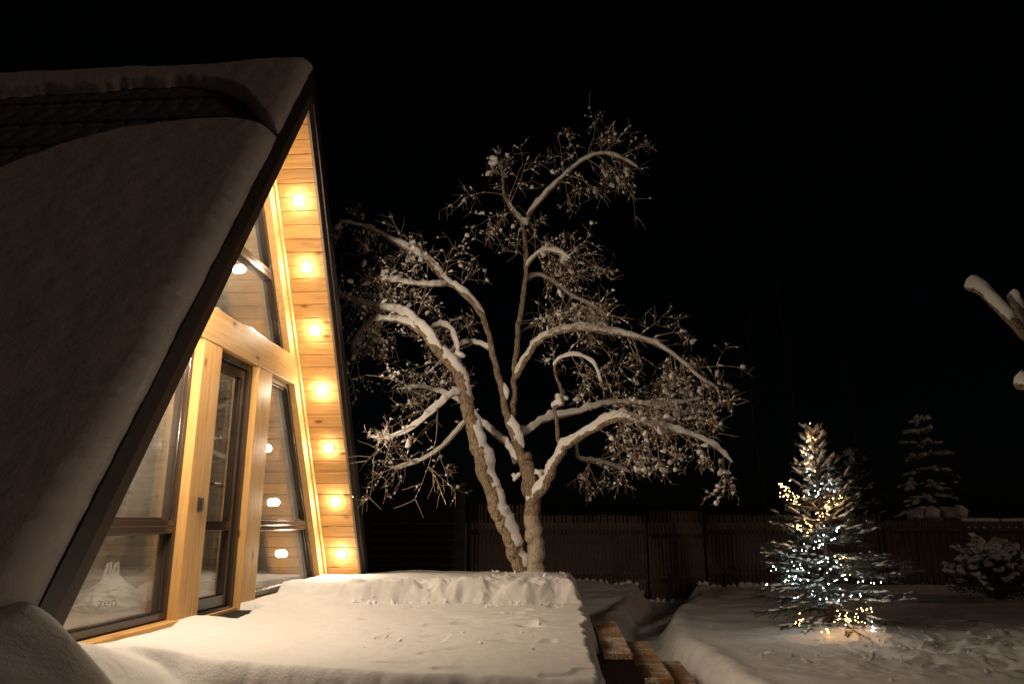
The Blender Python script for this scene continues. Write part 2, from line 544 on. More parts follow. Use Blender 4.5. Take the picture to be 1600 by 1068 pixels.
def slope_pt(t, n=0.0, side=1):
    """t metres down the slope from the inner apex, n metres outward from the soffit face"""
    return side * (t * CA + n * SA), L(HI - t * SA + n * CA)


NOUT = (HO - HI) * CA          # thickness of the roof build-up
# roof slabs
for side in (1, -1):
    mb = MB()
    a, b2 = slope_pt(0, 0.022, side), slope_pt(TOT, 0.022, side)
    c, d = slope_pt(TOT, NOUT - 0.03, side), (0, L(HI) + (NOUT - 0.03) / CA)
    a = (0, L(HI) + 0.022 / CA)
    mb.prism([a, b2, c, d] if side < 0 else [a, d, c, b2], BACK, -0.028)
    mb.build('roof', ROOF, cabin)
# barge boards: outer metal trim and the recessed board below it, near and far slope
for side in (1, -1):
    for nm, n0, n1, w0, w1, mt in (('barge_trim', 0.094, NOUT + 0.012, -0.03, 0.016, METAL), ('barge_board', -0.012, 0.092, -0.026, -0.004, METAL2)):
        mb = MB()
        a = (0, L(HI) + n0 / CA); d = (0, L(HI) + n1 / CA)
        b2 = slope_pt(TOT - 0.05, n0, side); c = slope_pt(TOT - 0.05, n1, side)
        mb.prism([a, b2, c, d] if side < 0 else [a, d, c, b2], w0, w1)
        mb.build(nm, mt, cabin)
mb = MB()
mb.prism([(-0.09, L(HO) - 0.12), (0, L(HO) + 0.035), (0.09, L(HO) - 0.12), (0, L(HO) + 0.02)], BACK, -0.01)
mb.build('ridge_cap', METAL, cabin)
# soffit boards: run on through the wall plane as the ceiling inside
PIT, BT = 0.133, 0.018
pm = MB()
hw, ch = PIT / 2 - 0.0012, 0.006
pm.prism([(-hw, BT / 2), (-hw, -BT / 2 + ch), (-hw + ch, -BT / 2), (hw - ch, -BT / 2), (hw, -BT / 2 + ch), (hw, BT / 2)], -0.572, -0.032)
plank0 = pm.build('plank', PINE_X, cabin)
first = True
nb = int(TOT / PIT)
for side in (1, -1):
    for i in range(nb):
        t = 0.075 + PIT * i
        o = plank0 if first else plank0.copy()
        if not first:
            C.objects.link(o)
        first = False
        y, z = slope_pt(t, BT / 2 + random.uniform(0, 0.0025), side)
        o.location = (0, y, z)
        # the chamfered face looks into the gable
        o.rotation_euler = (-ANG if side > 0 else ANG, 0, 0)
cb = MB(); cb.prism([(-hw, BT / 2), (-hw, -BT / 2 + ch), (-hw + ch, -BT / 2), (hw - ch, -BT / 2), (hw, -BT / 2 + ch), (hw, BT / 2)], -5.2, -0.58)
for k, o in enumerate([q for q in cabin.children if q.name.startswith('plank')]):
    c = cb.build('ceiling_board', INNER_X, cabin) if k == 0 else c0.copy()
    if k == 0:
        c0 = c
    else:
        C.objects.link(c)
    c.location = o.location; c.rotation_euler = o.rotation_euler
# trim boards that line the glazed wall
WF = -OV                       # front of beam, posts and trim
for side in (1, -1):
    mb = MB()
    a = slope_pt(0.45, -0.004, side); b2 = slope_pt(TOT - 0.12, -0.004, side)
    c = slope_pt(TOT - 0.12, -0.165, side); d = slope_pt(0.45, -0.165, side)
    mb.prism([a, b2, c, d] if side > 0 else [a, d, c, b2], WF - 0.16, WF)
    # local y runs across; rotate coordinates are fine for a plain trim
    mb.build('trim_board', PINE_SL, cabin, bevel=0.004)
    mb = MB()
    a = slope_pt(0.45, -0.004, side); b2 = slope_pt(TOT - 0.12, -0.004, side)
    c = slope_pt(TOT - 0.12, -0.05, side); d = slope_pt(0.45, -0.05, side)
    mb.prism([a, b2, c, d] if side > 0 else [a, d, c, b2], WF + 0.002, WF + 0.024)
    mb.build('cover_strip', PINE_SL, cabin, bevel=0.003)
# beam, posts, sill
mb = MB(); mb.box((WF - 0.2, -1.32, L(1.352)), (WF + 0.006, 1.32, L(1.628)))
mb.prism([(-1.32, L(1.352)), (-1.21, L(1.352)), (-1.21, L(1.36)), (-1.32, L(1.36))], WF - 0.19, WF - 0.18)
mb.build('beam', PINE_Y, cabin, bevel=0.006)
for y0, y1 in ((-0.69, -0.385), (0.345, 0.655)):
    mb = MB(); mb.box((WF - 0.2, y0, L(-0.72)), (WF + 0.002, y1, L(1.350)))
    mb.build('post', PINE_Z, cabin, bevel=0.006)
mb = MB(); mb.box((WF - 0.2, -2.62, L(-0.85)), (WF + 0.035, -0.692, L(-0.662))); mb.box((WF - 0.2, -0.383, L(-0.85)), (WF - 0.02, 0.343, L(-0.69))); mb.box((WF - 0.2, 0.657, L(-0.85)), (WF + 0.035, 2.62, L(-0.662)))
mb.build('sill_board', PINE_Y, cabin, bevel=0.004)
# floor and back wall inside
for i in range(30):
    y = -2.6 + i * 0.176
    mb = MB(); mb.box((-5.25, y, L(-0.70)), (WF - 0.21, y + 0.174, L(-0.655)))
    mb.build('floor_board', FLOORM, cabin)
for i in range(32):
    z = -0.65 + i * 0.133
    yy = (HI - z) / SLOPE - 0.05
    y2 = (HI - z - 0.131) / SLOPE - 0.05
    mb = MB(); mb.prism([(-yy, L(z)), (yy, L(z)), (y2, L(z + 0.131)), (-y2, L(z + 0.131))], -5.3, -5.26)
    mb.build('wall_board', INNER, cabin)

GW = WF - 0.115                # glass plane


def inset_u(z, inset):
    return (HI - z - inset / CA) / SLOPE


def window(polys, bars, fw=0.044):
    """polys: list of outlines (y,z); one dark frame per window, one pane per outline"""
    wn = MB()
    fr = None
    panes = []
    for P in polys:
        n = len(P)
        c = np.mean(np.array(P), 0)
        Q = []
        Pn = np.array(P, float)
        # inward offset of each edge
        area = sum(Pn[i][0] * Pn[(i + 1) % n][1] - Pn[(i + 1) % n][0] * Pn[i][1] for i in range(n))
        sg = 1 if area > 0 else -1
        E = []
        for i in range(n):
            a, b = Pn[i], Pn[(i + 1) % n]
            dv = (b - a) / np.linalg.norm(b - a)
            nr = np.array([-dv[1], dv[0]]) * sg
            E.append((a + nr * fw, dv))
        for i in range(n):
            (p1, d1), (p2, d2) = E[i - 1], E[i]
            A = np.array([d1, -d2]).T
            s = np.linalg.solve(A, p2 - p1)
            Q.append(p1 + d1 * s[0])
        for i in range(n):
            j = (i + 1) % n
            v = []
            for x in (GW - 0.045, GW + 0.05):
                v += [(x, P[i][0], P[i][1]), (x, P[j][0], P[j][1]), (x, Q[j][0], Q[j][1]), (x, Q[i][0], Q[i][1])]
            wn.hexa(v)
            # glazing bead, stepped back
            R0 = Q[i]; R1 = Q[j]
            i0 = R0 + (c - R0) / np.linalg.norm(c - R0) * 0.022; i1 = R1 + (c - R1) / np.linalg.norm(c - R1) * 0.022
            v = []
            for x in (GW - 0.03, GW + 0.026):
                v += [(x, *R0), (x, *R1), (x, *i1), (x, *i0)]
            wn.hexa(v)
        panes.append(Q)
    fr = wn.build('window', FRAME, cabin, bevel=0.003)
    for Q in panes:
        for dx in (0.0, -0.022):
            pm_ = MB()
            pm_.add([(GW + dx, q[0], q[1]) for q in Q], [tuple(range(len(Q)))])
            pm_.build('pane', GLASS, fr)
    return fr


TI = 0.172
zs, zr0, zr1, zt = -0.65, -0.066, 0.0, 1.345
window([[(-inset_u(zs, TI), L(zs)), (-0.695, L(zs)), (-0.695, L(-0.034)), (-inset_u(-0.034, TI), L(-0.034))],
        [(-inset_u(-0.032, TI), L(-0.032)), (-0.695, L(-0.032)), (-0.695, L(zt)), (-inset_u(zt, TI), L(zt))]], None)
window([[(0.66, L(zs)), (inset_u(zs, TI), L(zs)), (inset_u(-0.034, TI), L(-0.034)), (0.66, L(-0.034))],
        [(0.66, L(-0.032)), (inset_u(-0.032, TI), L(-0.032)), (inset_u(zt, TI), L(zt)), (0.66, L(zt))]], None)
za, zb_, = 1.635, 2.30
zt2 = HI - TI / CA - 0.02
window([[(-inset_u(za, TI), L(za)), (inset_u(za, TI), L(za)), (inset_u(zb_, TI), L(zb_)), (-inset_u(zb_, TI), L(zb_))],
        [(-inset_u(zb_ + 0.002, TI), L(zb_ + 0.002)), (inset_u(zb_ + 0.002, TI), L(zb_ + 0.002)), (0.0, L(zt2))]], None)
# door
mb = MB()
for a, b in (((-0.383, -0.69), (-0.325, 1.349)), ((0.285, -0.69), (0.343, 1.349)), ((-0.3248, 1.29), (0.2848, 1.349))):
    mb.box((GW - 0.06, a[0], L(a[1])), (GW + 0.06, b[0], L(b[1])))
mb.box((GW - 0.06, -0.3248, L(-0.69)), (GW + 0.075, 0.2848, L(-0.665)))
mb.build('door_frame', FRAME, cabin, bevel=0.003)
mb = MB()
DY0, DY1, DZ0, DZ1 = -0.321, 0.281, -0.66, 1.286
st = 0.075
for a, b in (((DY0, DZ0), (DY0 + st, DZ1)), ((DY1 - st, DZ0), (DY1, DZ1)), ((DY0 + st, DZ0), (DY1 - st, DZ0 + 0.085)), ((DY0 + st, DZ1 - st), (DY1 - st, DZ1)), ((DY0 + st, -0.07), (DY1 - st, 0.004))):
    mb.box((GW - 0.035, a[0], L(a[1])), (GW + 0.035, b[0], L(b[1])))
for z0, z1 in ((DZ0 + 0.085, -0.07), (0.004, DZ1 - st)):
    for a, b in (((DY0 + st, z0), (DY0 + st + 0.018, z1)), ((DY1 - st - 0.018, z0), (DY1 - st, z1))):
        mb.box((GW - 0.02, a[0], L(a[1])), (GW + 0.02, b[0], L(b[1])))
door = mb.build('door', FRAME, cabin, bevel=0.003)
for z0, z1 in ((DZ0 + 0.085, -0.07), (0.004, DZ1 - st)):
    for dx in (0.0, -0.022):
        mb = MB(); mb.add([(GW + dx, DY0 + st, L(z0)), (GW + dx, DY1 - st, L(z0)), (GW + dx, DY1 - st, L(z1)), (GW + dx, DY0 + st, L(z1))], [(0, 1, 2, 3)])
        mb.build('pane', GLASS, door)
mb = MB()
mb.box((GW + 0.036, DY0 + 0.022, L(0.17)), (GW + 0.044, DY0 + 0.052, L(0.36)))
mb.tube([(GW + 0.04, DY0 + 0.037, L(0.285)), (GW + 0.085, DY0 + 0.037, L(0.285)), (GW + 0.095, DY0 + 0.05, L(0.287)), (GW + 0.095, DY0 + 0.15, L(0.292))], 0.010, 8)
mb.build('handle', BLACK, door)
mb = MB(); mb.box((WF + 0.002, -0.555, L(0.07)), (WF + 0.022, -0.49, L(0.175))); mb.build('switch_plate', BLACK, cabin, bevel=0.004)
mb = MB(); mb.box((WF + 0.022, -0.54, L(0.10)), (WF + 0.028, -0.505, L(0.145))); mb.build('button', CHROME, cabin)

# roof tiles where the snow has slid away


def gap_top(wl):
    return np.interp(wl, [-8, -4.5, -2.88, -1.96, -1.43, -1.07, -0.71, -0.39, -0.10, 0.0], [0.25, 0.20, 0.18, 0.17, 0.15, 0.14, 0.22, 0.37, 0.60, 0.64])


def gap_bot(wl):
    return np.interp(wl, [-8, -4.5, -3.0, -2.13, -1.88, -1.62, -1.25, -0.61, -0.36, -0.06, 0.0], [1.70, 1.60, 1.28, 1.04, 0.92, 0.78, 0.68, 0.62, 0.62, 0.66, 0.67])


TW, TC = 0.19, 0.385
tm = MB()
# one wavy pan tile: stepped front edge and rounded cross-section
xs = np.linspace(-TW / 2, TW / 2, 7)
hz_ = 0.014 * np.sin((xs / TW + 0.5) * pi) ** 0.8
V = []
for (yy, lift) in ((0.0, 0.0), (TC + 0.012, 0.028)):
    for x, h in zip(xs, hz_):
        V.append((x, yy + (0.03 * (1 - abs(2 * x / TW)) if yy > 0 else 0), h + lift))
for x, h in zip(xs, hz_):
    V.append((x, TC + 0.012 + 0.03 * (1 - abs(2 * x / TW)), h * 0.3 - 0.004))
F = [(i, i + 7, i + 8, i + 1) for i in range(6)] + [(i + 7, i + 14, i + 15, i + 8) for i in range(6)]
tm.add(V, [q[::-1] for q in F])
tile0 = tm.build('tile', TILE, cabin, smooth=False)
first = True
ntile = 0
for r in range(0, 8):
    for k in range(0, 40):
        wl = -0.12 - k * TW - TW / 2
        u0 = (r * TC) * CA + 0.02
        lo, hi = gap_top(wl), gap_bot(wl)
        if u0 + TC * CA < lo - 0.05 or u0 > hi + 0.08 or ntile >= 280:
            continue
        o = tile0 if first else tile0.copy()
        if not first:
            C.objects.link(o)
        first = False; ntile += 1
        # local x along the ridge, local y down the slope, local z outward
        u = -u0; z = HO - SLOPE * u0 - 0.03
        o.location = (wl, u, L(z))
        o.rotation_euler = Matrix(((1, 0, 0), (0, -CA, -SA), (0, -SA, CA))).to_euler() if False else (0, 0, 0)
        M = Matrix(((-1, 0, 0), (0, -CA, -SA), (0, -SA, CA)))
        o.rotation_euler = M.to_euler()

# ------------------------------------------------------------------ snow on the roof
CAB = Matrix.Translation((X0, Y0, EYE)) @ Matrix.Rotation(-PSI, 4, 'Z')


def to_world(P):
    P = np.asarray(P, float)
    out = np.empty_like(P)
    out[..., 0] = X0 + P[..., 0] * cos(PSI) + P[..., 1] * sin(PSI)
    out[..., 1] = Y0 - P[..., 0] * sin(PSI) + P[..., 1] * cos(PSI)
    out[..., 2] = EYE + P[..., 2]
    return out


def cap(d, r):
    q = np.clip(d / r, 0, 1)
    return np.sqrt(np.maximum(0, 1 - (1 - q) ** 2))


def roof_snow(name, t0, t1, edges, T0, label, dt=0.022):
    tv = np.arange(t0, t1, dt)
    wv = np.concatenate([np.linspace(BACK, -2.5, 90)[:-1], np.linspace(-2.5, -0.25, 110)[:-1], np.linspace(-0.25, 0.02, 34)])
    Wg, Tg = np.meshgrid(wv, tv, indexing='ij')
    streak = 0.006 * fbm(Tg * 16, Wg * 2.0 + 3, 61, 2) + 0.008 * fbm(Tg * 4, 0 * Wg, 62, 2)
    de = 0.006 + streak - Wg
    h = T0(Wg, Tg) * (0.72 * cap(de, 0.10) + 0.28 * cap(de, 0.30)) + 0.024 * fbm(Tg * 19, Wg * 3.5, 67, 3) * np.exp(-de / 0.25) * cap(de, 0.06)
    h = h * edges(Wg, Tg)
    h = h + (h > 0.02) * (0.018 * fbm(Wg * 2.2, Tg * 2.2, 64, 3) + 0.010 * fbm(Wg * 9, Tg * 9, 65, 3)) * cap(de, 0.2)
    # roof surface and its normal, rolled over the ridge
    k = np.tanh(Tg / 0.10)
    u = -Tg * CA * 1.0
    z = HO + 0.012 - np.sqrt(Tg ** 2 + 0.0009) * SA + 0.02
    nu = -SA * k; nz_ = np.sqrt(np.maximum(1e-6, 1 - nu ** 2))
    P = np.stack([np.minimum(Wg, 0.006 + streak), u + nu * h, z + nz_ * h], -1)
    keepv = h > 0.004
    keep = keepv[:-1, :-1] | keepv[1:, :-1] | keepv[1:, 1:] | keepv[:-1, 1:]
    keep &= (wv[:-1] < 0.07)[:, None]
    o = grid_mesh(name, to_world(P), keep, SNOWR)
    return tag(o, label, None, None, 'stuff')


cu = 1 / CA
roof_snow('roof_snow', -5.3, 1.3,
          lambda W_, T_: cap((gap_top(W_) + 0.025 * fbm(W_ * 3, T_ * 0.2, 71, 3) + 0.02 * vnoise(W_ * 14, 0 * T_, 72)) * cu - T_, 0.07),
          lambda W_, T_: (0.10 + 0.03 * sstep(-1.2, 0.0, W_)) * (0.35 + 0.65 * sstep(-0.35, -0.05, T_)), 'band of snow left along the cabin ridge above the bare tiles')
roof_snow('roof_snow', 0.8, 6.0,
          lambda W_, T_: cap(T_ - (gap_bot(W_) + 0.03 * fbm(W_ * 2, T_ * 0.2, 75, 3)) * cu, 0.10),
          lambda W_, T_: 0.19 + 0.06 * sstep(4.0, 5.6, T_) + 0.02 * fbm(W_ * 0.7, T_ * 0.7, 78, 2), 'thick smooth snow blanket on the cabin roof below the bare tiles')

# ------------------------------------------------------------------ deck, its snow, the bank beside it
deck = empty('deck', (X0, Y0, EYE - 1.5), 'raised dark timber deck buried in snow before the cabin', 'deck', -PSI)


def D(z):
    return z + 1.5


for i in range(16):
    u0 = -2.15 + i * 0.2
    mb = MB(); mb.box((-0.15, u0, D(-0.93)), (2.36, u0 + 0.194, D(-0.89))); mb.build('deck_board', DECKW, deck)
for k in range(3):
    z0 = -1.12 - k * 0.2
    mb = MB(); mb.box((2.315, -2.15, D(z0)), (2.34, 3.02, D(z0 + 0.192))); mb.build('skirt_board', DECKW, deck)
for u0 in (-2.1, -0.4, 1.3, 2.9):
    mb = MB(); mb.box((2.2, u0, D(-1.5)), (2.30, u0 + 0.1, D(-0.931))); mb.build('post', DECKW, deck)
mb = MB(); mb.box((-0.15, 1.15, D(-1.5)), (2.30, 1.2, D(-0.931))); mb.build('joist', DECKW, deck)


def deck_snow(W_, U_):
    # flat snow on the boards
    e1 = 2.54 + 0.09 * fbm(U_ * 1.6, 0 * U_, 81, 5, 0.6) - W_             # right edge
    e0 = U_ + 1.83 + 0.20 * np.clip(W_, -0.3, 3) + 0.07 * fbm(W_ * 2.2, U_, 82, 4) + 0.32 * (1 - sstep(-0.15, 0.25, W_))      # front lip
    flat = -0.735 + 0.014 * fbm(W_ * 0.9, U_ * 0.9, 83, 3) + 0.008 * fbm(W_ * 4, U_ * 4, 84, 4, 0.6) - 0.012 * sstep(0.27, 0.42, vnoise(W_ * 5.5, U_ * 7, 86)) * sstep(0.5, 1.3, W_)
    flat = flat + 0.075 * np.exp(-((W_ + 0.42) / 0.6) ** 2)
    # wind-scooped wedge under the left window and the hollow at the door mat
    flat = flat - 0.034 * np.exp(-(((W_ + 0.40) / 0.07) ** 2)) * (1 - sstep(-0.85, -0.7, U_)) * sstep(-1.95, -1.6, U_)
    rag = 0.03 * fbm(U_ * 9, W_ * 9, 85, 3)
    flat = flat - 0.075 * (1 - sstep(-0.24, -0.15, W_ + 2.2 * rag + 0.12 * U_)) * sstep(-0.40, -0.36, U_ + rag * 0.3) * (1 - sstep(0.30, 0.36, U_ + rag * 0.3))
    # slide lines near the right edge and a few prints
    for (uu, ww, am) in ((0.15, 0.5, 0.016), (0.5, 0.45, 0.012), (-0.22, 0.55, 0.02)):
        ln = U_ - uu - 0.06 * np.sin(W_ * 5) + 0.10 * (W_ - 2.4)
        flat = flat - am * np.exp(-(ln / 0.016) ** 2) * sstep(2.46 - ww, 2.46 - ww + 0.2, W_)
    for (pw, pu, sw, su, am) in ((1.55, -0.02, 0.09, 0.05, 0.035), (1.66, 0.05, 0.12, 0.03, 0.02), (1.92, -0.08, 0.14, 0.025, 0.03), (2.02, -0.2, 0.06, 0.07, 0.045),
                                 (1.84, 0.22, 0.11, 0.025, 0.02), (1.36, 0.3, 0.10, 0.03, 0.024), (1.88, 0.55, 0.05, 0.03, 0.03), (1.93, 0.78, 0.06, 0.025, 0.025),
                                 (1.9, -0.95, 0.05, 0.03, 0.025), (0.7, 0.1, 0.03, 0.03, 0.02), (0.45, -0.72, 0.07, 0.02, 0.012)):
        flat = flat - 1.5 * am * np.exp(-(((W_ - pw) / sw) ** 2 + ((U_ - pu) / su) ** 2)) + am * 0.5 * np.exp(-(((W_ - pw - sw) / (sw * 0.7)) ** 2 + ((U_ - pu - su * 1.6) / su) ** 2))
    # the bank the tree grows in: raised, with a scooped face
    fn = 1.17 + 0.08 * fbm(W_ * 2.2, U_ * 1.5, 91, 2) + 0.13 * np.abs(fbm(W_ * 4.3, U_ * 2.4 + 2, 92, 3))
    b = sstep(0, 1, (U_ - fn + 0.02) / (0.16 + 0.10 * (fbm(W_ * 3.1, 0 * W_, 93, 2) + 0.5)))
    rise = 0.175 * (0.45 + 0.55 * sstep(-0.3, 0.6, W_))
    lump = 0.11 * fbm(W_ * 4.1 + 0.7 * fbm(W_ * 2, U_ * 2, 98, 2), U_ * 4.6, 94, 4, 0.6) * np.exp(-((U_ - 1.48) / 0.28) ** 2) * sstep(0.0, 0.5, W_)
    dents = 0
    for (pw, pu) in ((0.42, 1.42), (0.98, 1.36), (1.2, 1.52), (1.62, 1.36), (1.95, 1.42), (2.2, 1.34), (0.8, 1.55), (1.42, 1.62)):
        dents = dents + 0.07 * np.exp(-(((W_ - pw) / 0.085) ** 2 + ((U_ - pu) / 0.11) ** 2))
    bank = flat + b * rise + lump - dents * b + 0.02 * fbm(W_ * 2, U_ * 2, 95, 3) * b
    e2 = 3.12 + 0.04 * fbm(W_ * 1.1, 0 * W_, 96, 2) - U_
    e1b = e1 - 0.07 * b
    z = bank
    drop = 0.85
    # overhanging-looking rounded rims
    z = z - drop * (1 - cap(e1b + 0.02 * fbm(W_ * 8, U_ * 8, 87, 3), 0.15 + 0.03 * b)) - drop * (1 - cap(e0, 0.17)) - drop * (1 - cap(e2, 0.12))
    # drifts against the roof feet
    a = U_ + 2.74
    smax = lambda p, q, kk: np.logaddexp(p / kk, q / kk) * kk
    near = smax(-0.31 - 1.05 * a, -0.50 - 0.235 * (a - 0.18), 0.03)
    near = -smax(-near, 0.30 - 0.30 * a - 0.03, 0.05)
    near = near + 0.05 * fbm(U_ * 1.6, W_ * 1.6 + 4, 100, 3) * sstep(0.02, 0.25, W_) - 0.95 * 0.05 * np.logaddexp(0, (W_ - 0.05 - 0.05 * fbm(U_ * 2.5, W_ * 2.5, 99, 3)) / 0.05) - 0.40 * np.maximum(0, -W_) - 1.2 * np.maximum(0, a - 1.0)
    near = near + 0.012 * fbm(W_ * 6, U_ * 6, 97, 3)
    k = 0.06
    z = np.logaddexp(z / k, near / k) * k
    a2 = U_ - 2.86
    fard = -0.43 - 1.3 * np.maximum(0, -a2) - 0.9 * np.maximum(0, a2) - 0.95 * np.abs(W_ + 0.12) ** 0.7
    z = np.logaddexp(z / 0.03, fard / 0.03) * 0.03
    # mound round the tree's foot
    z = z + 0.05 * np.exp(-(((W_ - 1.95) / 0.22) ** 2 + ((U_ - 2.42) / 0.2) ** 2))
    return np.maximum(z, -1.62)


wv = np.concatenate([np.linspace(-1.6, -0.5, 30)[:-1], np.linspace(-0.5, 2.36, 230)[:-1], np.linspace(2.36, 2.56, 40)])
uv = np.concatenate([np.linspace(-3.6, -2.4, 60)[:-1], np.linspace(-2.4, 2.9, 400)[:-1], np.linspace(2.9, 3.2, 45)])
Wg, Ug = np.meshgrid(wv, uv, indexing='ij')
Zg = deck_snow(Wg, Ug)
inside = (Wg < -0.44) & (np.abs(Ug) < 2.62)
Zg = np.where(inside, -0.95, Zg)
Zg = np.where((Wg < -0.3) & (Wg > -0.46) & (Ug > -0.40) & (Ug < 0.36), np.minimum(Zg, -0.76), Zg)
tag(grid_mesh('deck_snow', to_world(np.stack([Wg, Ug, Zg], -1)), np.ones((len(wv) - 1, len(uv) - 1), bool), SNOWD),
    'deep snow lying on the deck and on the bank below the bare tree', None, None, 'stuff')

# steps down to the path
steps = empty('wooden_steps', tuple(to_world(np.array([2.96, 0.8, -1.5]))), 'frosty brown timber steps going down from the deck to the path', 'steps', -PSI)
for i, (wc, z) in enumerate(((2.67, -0.95), (2.965, -1.12), (3.26, -1.29))):
    mb = MB(); mb.box((wc - 0.105 - 2.96, -0.05 - 0.8, D(z - 0.04)), (wc + 0.105 - 2.96, 1.68 - 0.8, D(z)))
    mb.build('tread', TREADW, steps, bevel=0.004)
for u0 in (0.0, 1.56):
    mb = MB()
    poly = [(2.43, -0.93), (2.58, -0.993), (2.78, -0.993), (2.86, -1.163), (3.07, -1.163), (3.15, -1.333), (3.38, -1.333), (3.38, -1.5), (2.95, -1.5), (2.43, -1.24)]
    n = len(poly)
    v = [(a - 2.96, u0 - 0.8, D(b)) for a, b in poly] + [(a - 2.96, u0 + 0.045 - 0.8, D(b)) for a, b in poly]
    f = [tuple(range(n)), tuple(range(2 * n - 1, n - 1, -1))] + [(i, n + i, n + (i + 1) % n, (i + 1) % n) for i in range(n)]
    mb.add(v, f); mb.build('stringer', DECKW, steps)

# ------------------------------------------------------------------ soffit lamps
ORD = ['topmost', 'second', 'third', 'lowest']


def make_lamp(far_side):
    root = empty('soffit_lamp', (0, 0, 0), 'x', 'lamp')
    mb = MB()
    n = 20
    th = np.arange(n) * 2 * pi / n
    prof = [(0.056, 0.0), (0.056, 0.010), (0.050, 0.013), (0.045, 0.010)]
    v = np.concatenate([np.stack([r * np.cos(th), r * np.sin(th), 0 * th + h], -1) for r, h in prof])
    f = [(a * n + k, a * n + (k + 1) % n, (a + 1) * n + (k + 1) % n, (a + 1) * n + k) for a in range(3) for k in range(n)]
    mb.add(v, f); mb.build('ring', WHITEP, root, True)
    mb = MB()
    prof = [(0.042, 0.008), (0.042, 0.016), (0.040, 0.026), (0.033, 0.037), (0.022, 0.044), (0.010, 0.047)]
    v = np.concatenate([np.stack([r * np.cos(th), r * np.sin(th), 0 * th + h], -1) for r, h in prof])
    f = [(a * n + k, a * n + (k + 1) % n, (a + 1) * n + (k + 1) % n, (a + 1) * n + k) for a in range(5) for k in range(n)]
    f.append(tuple(5 * n + k for k in range(n)))
    mb.add(v, f); mb.build('bulb', LAMPM if far_side else LAMPN, root, True)
    return root


lamp0 = {1: make_lamp(True), -1: make_lamp(False)}
for i in range(7):
    for side in (1, -1) if 0 < i < 5 else (1,):      # lamps seen; on the near slope those that light the yard
        o = lamp0[side] if i == (0 if side > 0 else 1) else copy_tree(lamp0[side])
        u = 0.435 + 0.3375 * i
        t = u / CA
        y, z = slope_pt(t, -0.0005, side)
        nrm = Vector((0, -side * SA, -CA))
        M = CAB @ Matrix.Translation((-0.20, y, z + ZB)) @ nrm.to_track_quat('Z', 'X').to_matrix().to_4x4()
        o.matrix_world = M
        o.location = M.to_translation(); o.rotation_euler = M.to_euler()
        if side > 0:
            tag(o, {0: 'topmost', 1: 'second from the top', 2: 'third from the top', 3: 'fourth from the top, middle', 4: 'third from the bottom', 5: 'second from the bottom', 6: 'lowest'}[i]
                + ' of seven glowing lamps on the pine soffit', 'lamp', 'lamps down the pine soffit')
        else:
            tag(o, ORD[i - 1] + ' lamp under the near snowy slope, hidden by the barge board', 'lamp', 'lamps under the near roof slope')

# ------------------------------------------------------------------ things at the cabin: curtain, bags, mat
CURT = plain('white_voile', (0.72, 0.70, 0.66), 0.9)
n_ = CURT.node_tree; b_ = n_.nodes['Principled BSDF']
b_.inputs['Alpha'].default_value = 0.62
nu_, nv_ = 60, 40
P = np.zeros((nu_, nv_, 3))
for i in range(nu_):
    a = i / (nu_ - 1)
    for j in range(nv_):
        b = j / (nv_ - 1)
        z = 1.30 - 1.93 * b
        left = -(HI - z) / SLOPE + 0.16
        tie = math.exp(-((b - 0.66) / 0.13) ** 2)
        right = max(left + 0.14, -0.80 - 1.0 * min(1, b / 0.66) ** 1.2)
        if b > 0.66:
            right = left + 0.14 + 0.22 * min(1, (b - 0.66) / 0.2)
        y = left + a * (right - left)
        x = WF - 0.36 + 0.03 * sin(a * 46 + 1.5 * sin(b * 3)) * (1 - 0.6 * tie)
        P[i, j] = (x, y, z)
cur = grid_mesh('curtain', to_world(P), np.ones((nu_ - 1, nv_ - 1), bool), CURT)
tag(cur, 'thin white curtain hanging behind the sloping side of the left window', 'curtain')

BAGM, n_, b_ = new_mat('thin_white_plastic')
b_.inputs['Base Color'].default_value = (0.80, 0.79, 0.77, 1)
b_.inputs['Roughness'].default_value = 0.28
b_.inputs['Alpha'].default_value = 0.88
tc_ = node(n_, 'ShaderNodeTexCoord'); nz1 = node(n_, 'ShaderNodeTexNoise', i_Scale=16.0, i_Detail=5.0, i_Distortion=1.2)
n_.links.new(tc_.outputs['Object'], nz1.inputs['Vector'])
bp_ = node(n_, 'ShaderNodeBump', i_Strength=0.9, i_Distance=0.03); n_.links.new(nz1.outputs['Fac'], bp_.inputs['Height']); n_.links.new(bp_.outputs[0], b_.inputs['Normal'])
INK = plain('grey_print', (0.10, 0.10, 0.10), 0.6)
LOAD = plain('brown_paper', (0.42, 0.27, 0.14), 0.8, 0, 0.3, 20)


def bag(center, sx, sy, sz, seed, peaks, label):
    root = empty('plastic_bag', tuple(to_world(np.array(center))), label, 'bag', -PSI)
    nu, nv = 56, 30
    TH = np.linspace(0, 2 * pi, nu, endpoint=False)
    V = []
    for j in range(nv):
        b = j / (nv - 1)
        rr = sin(pi * (0.10 + 0.90 * b)) ** 0.6 if b < 1 else 0.02
        rr = (1 - (b * 0.98) ** 2.2) ** 0.5 if b > 0.15 else 0.84 + b
        for t in TH:
            cx, cy = cos(t) * rr, sin(t) * rr
            q = 1 + 0.42 * float(fbm(np.array(cx * 2.6 + seed), np.array(cy * 2.6 + b * 3.5), seed, 4)) + 0.05 * sin(9 * t + 7 * b + seed)
            h = b * sz
            for (pw, pu, ph, ps) in peaks:
                h += ph * b * math.exp(-((cx - pw) ** 2 + (cy - pu) ** 2) / ps)
            V.append((cx * sx * q, cy * sy * q, h))
    F = [(j * nu + k, j * nu + (k + 1) % nu, (j + 1) * nu + (k + 1) % nu, (j + 1) * nu + k) for j in range(nv - 1) for k in range(nu)]
    F.append(tuple((nv - 1) * nu + k for k in range(nu)))
    mb = MB(); mb.add(V, F); mb.build('bag_body', BAGM, root, True)
    return root


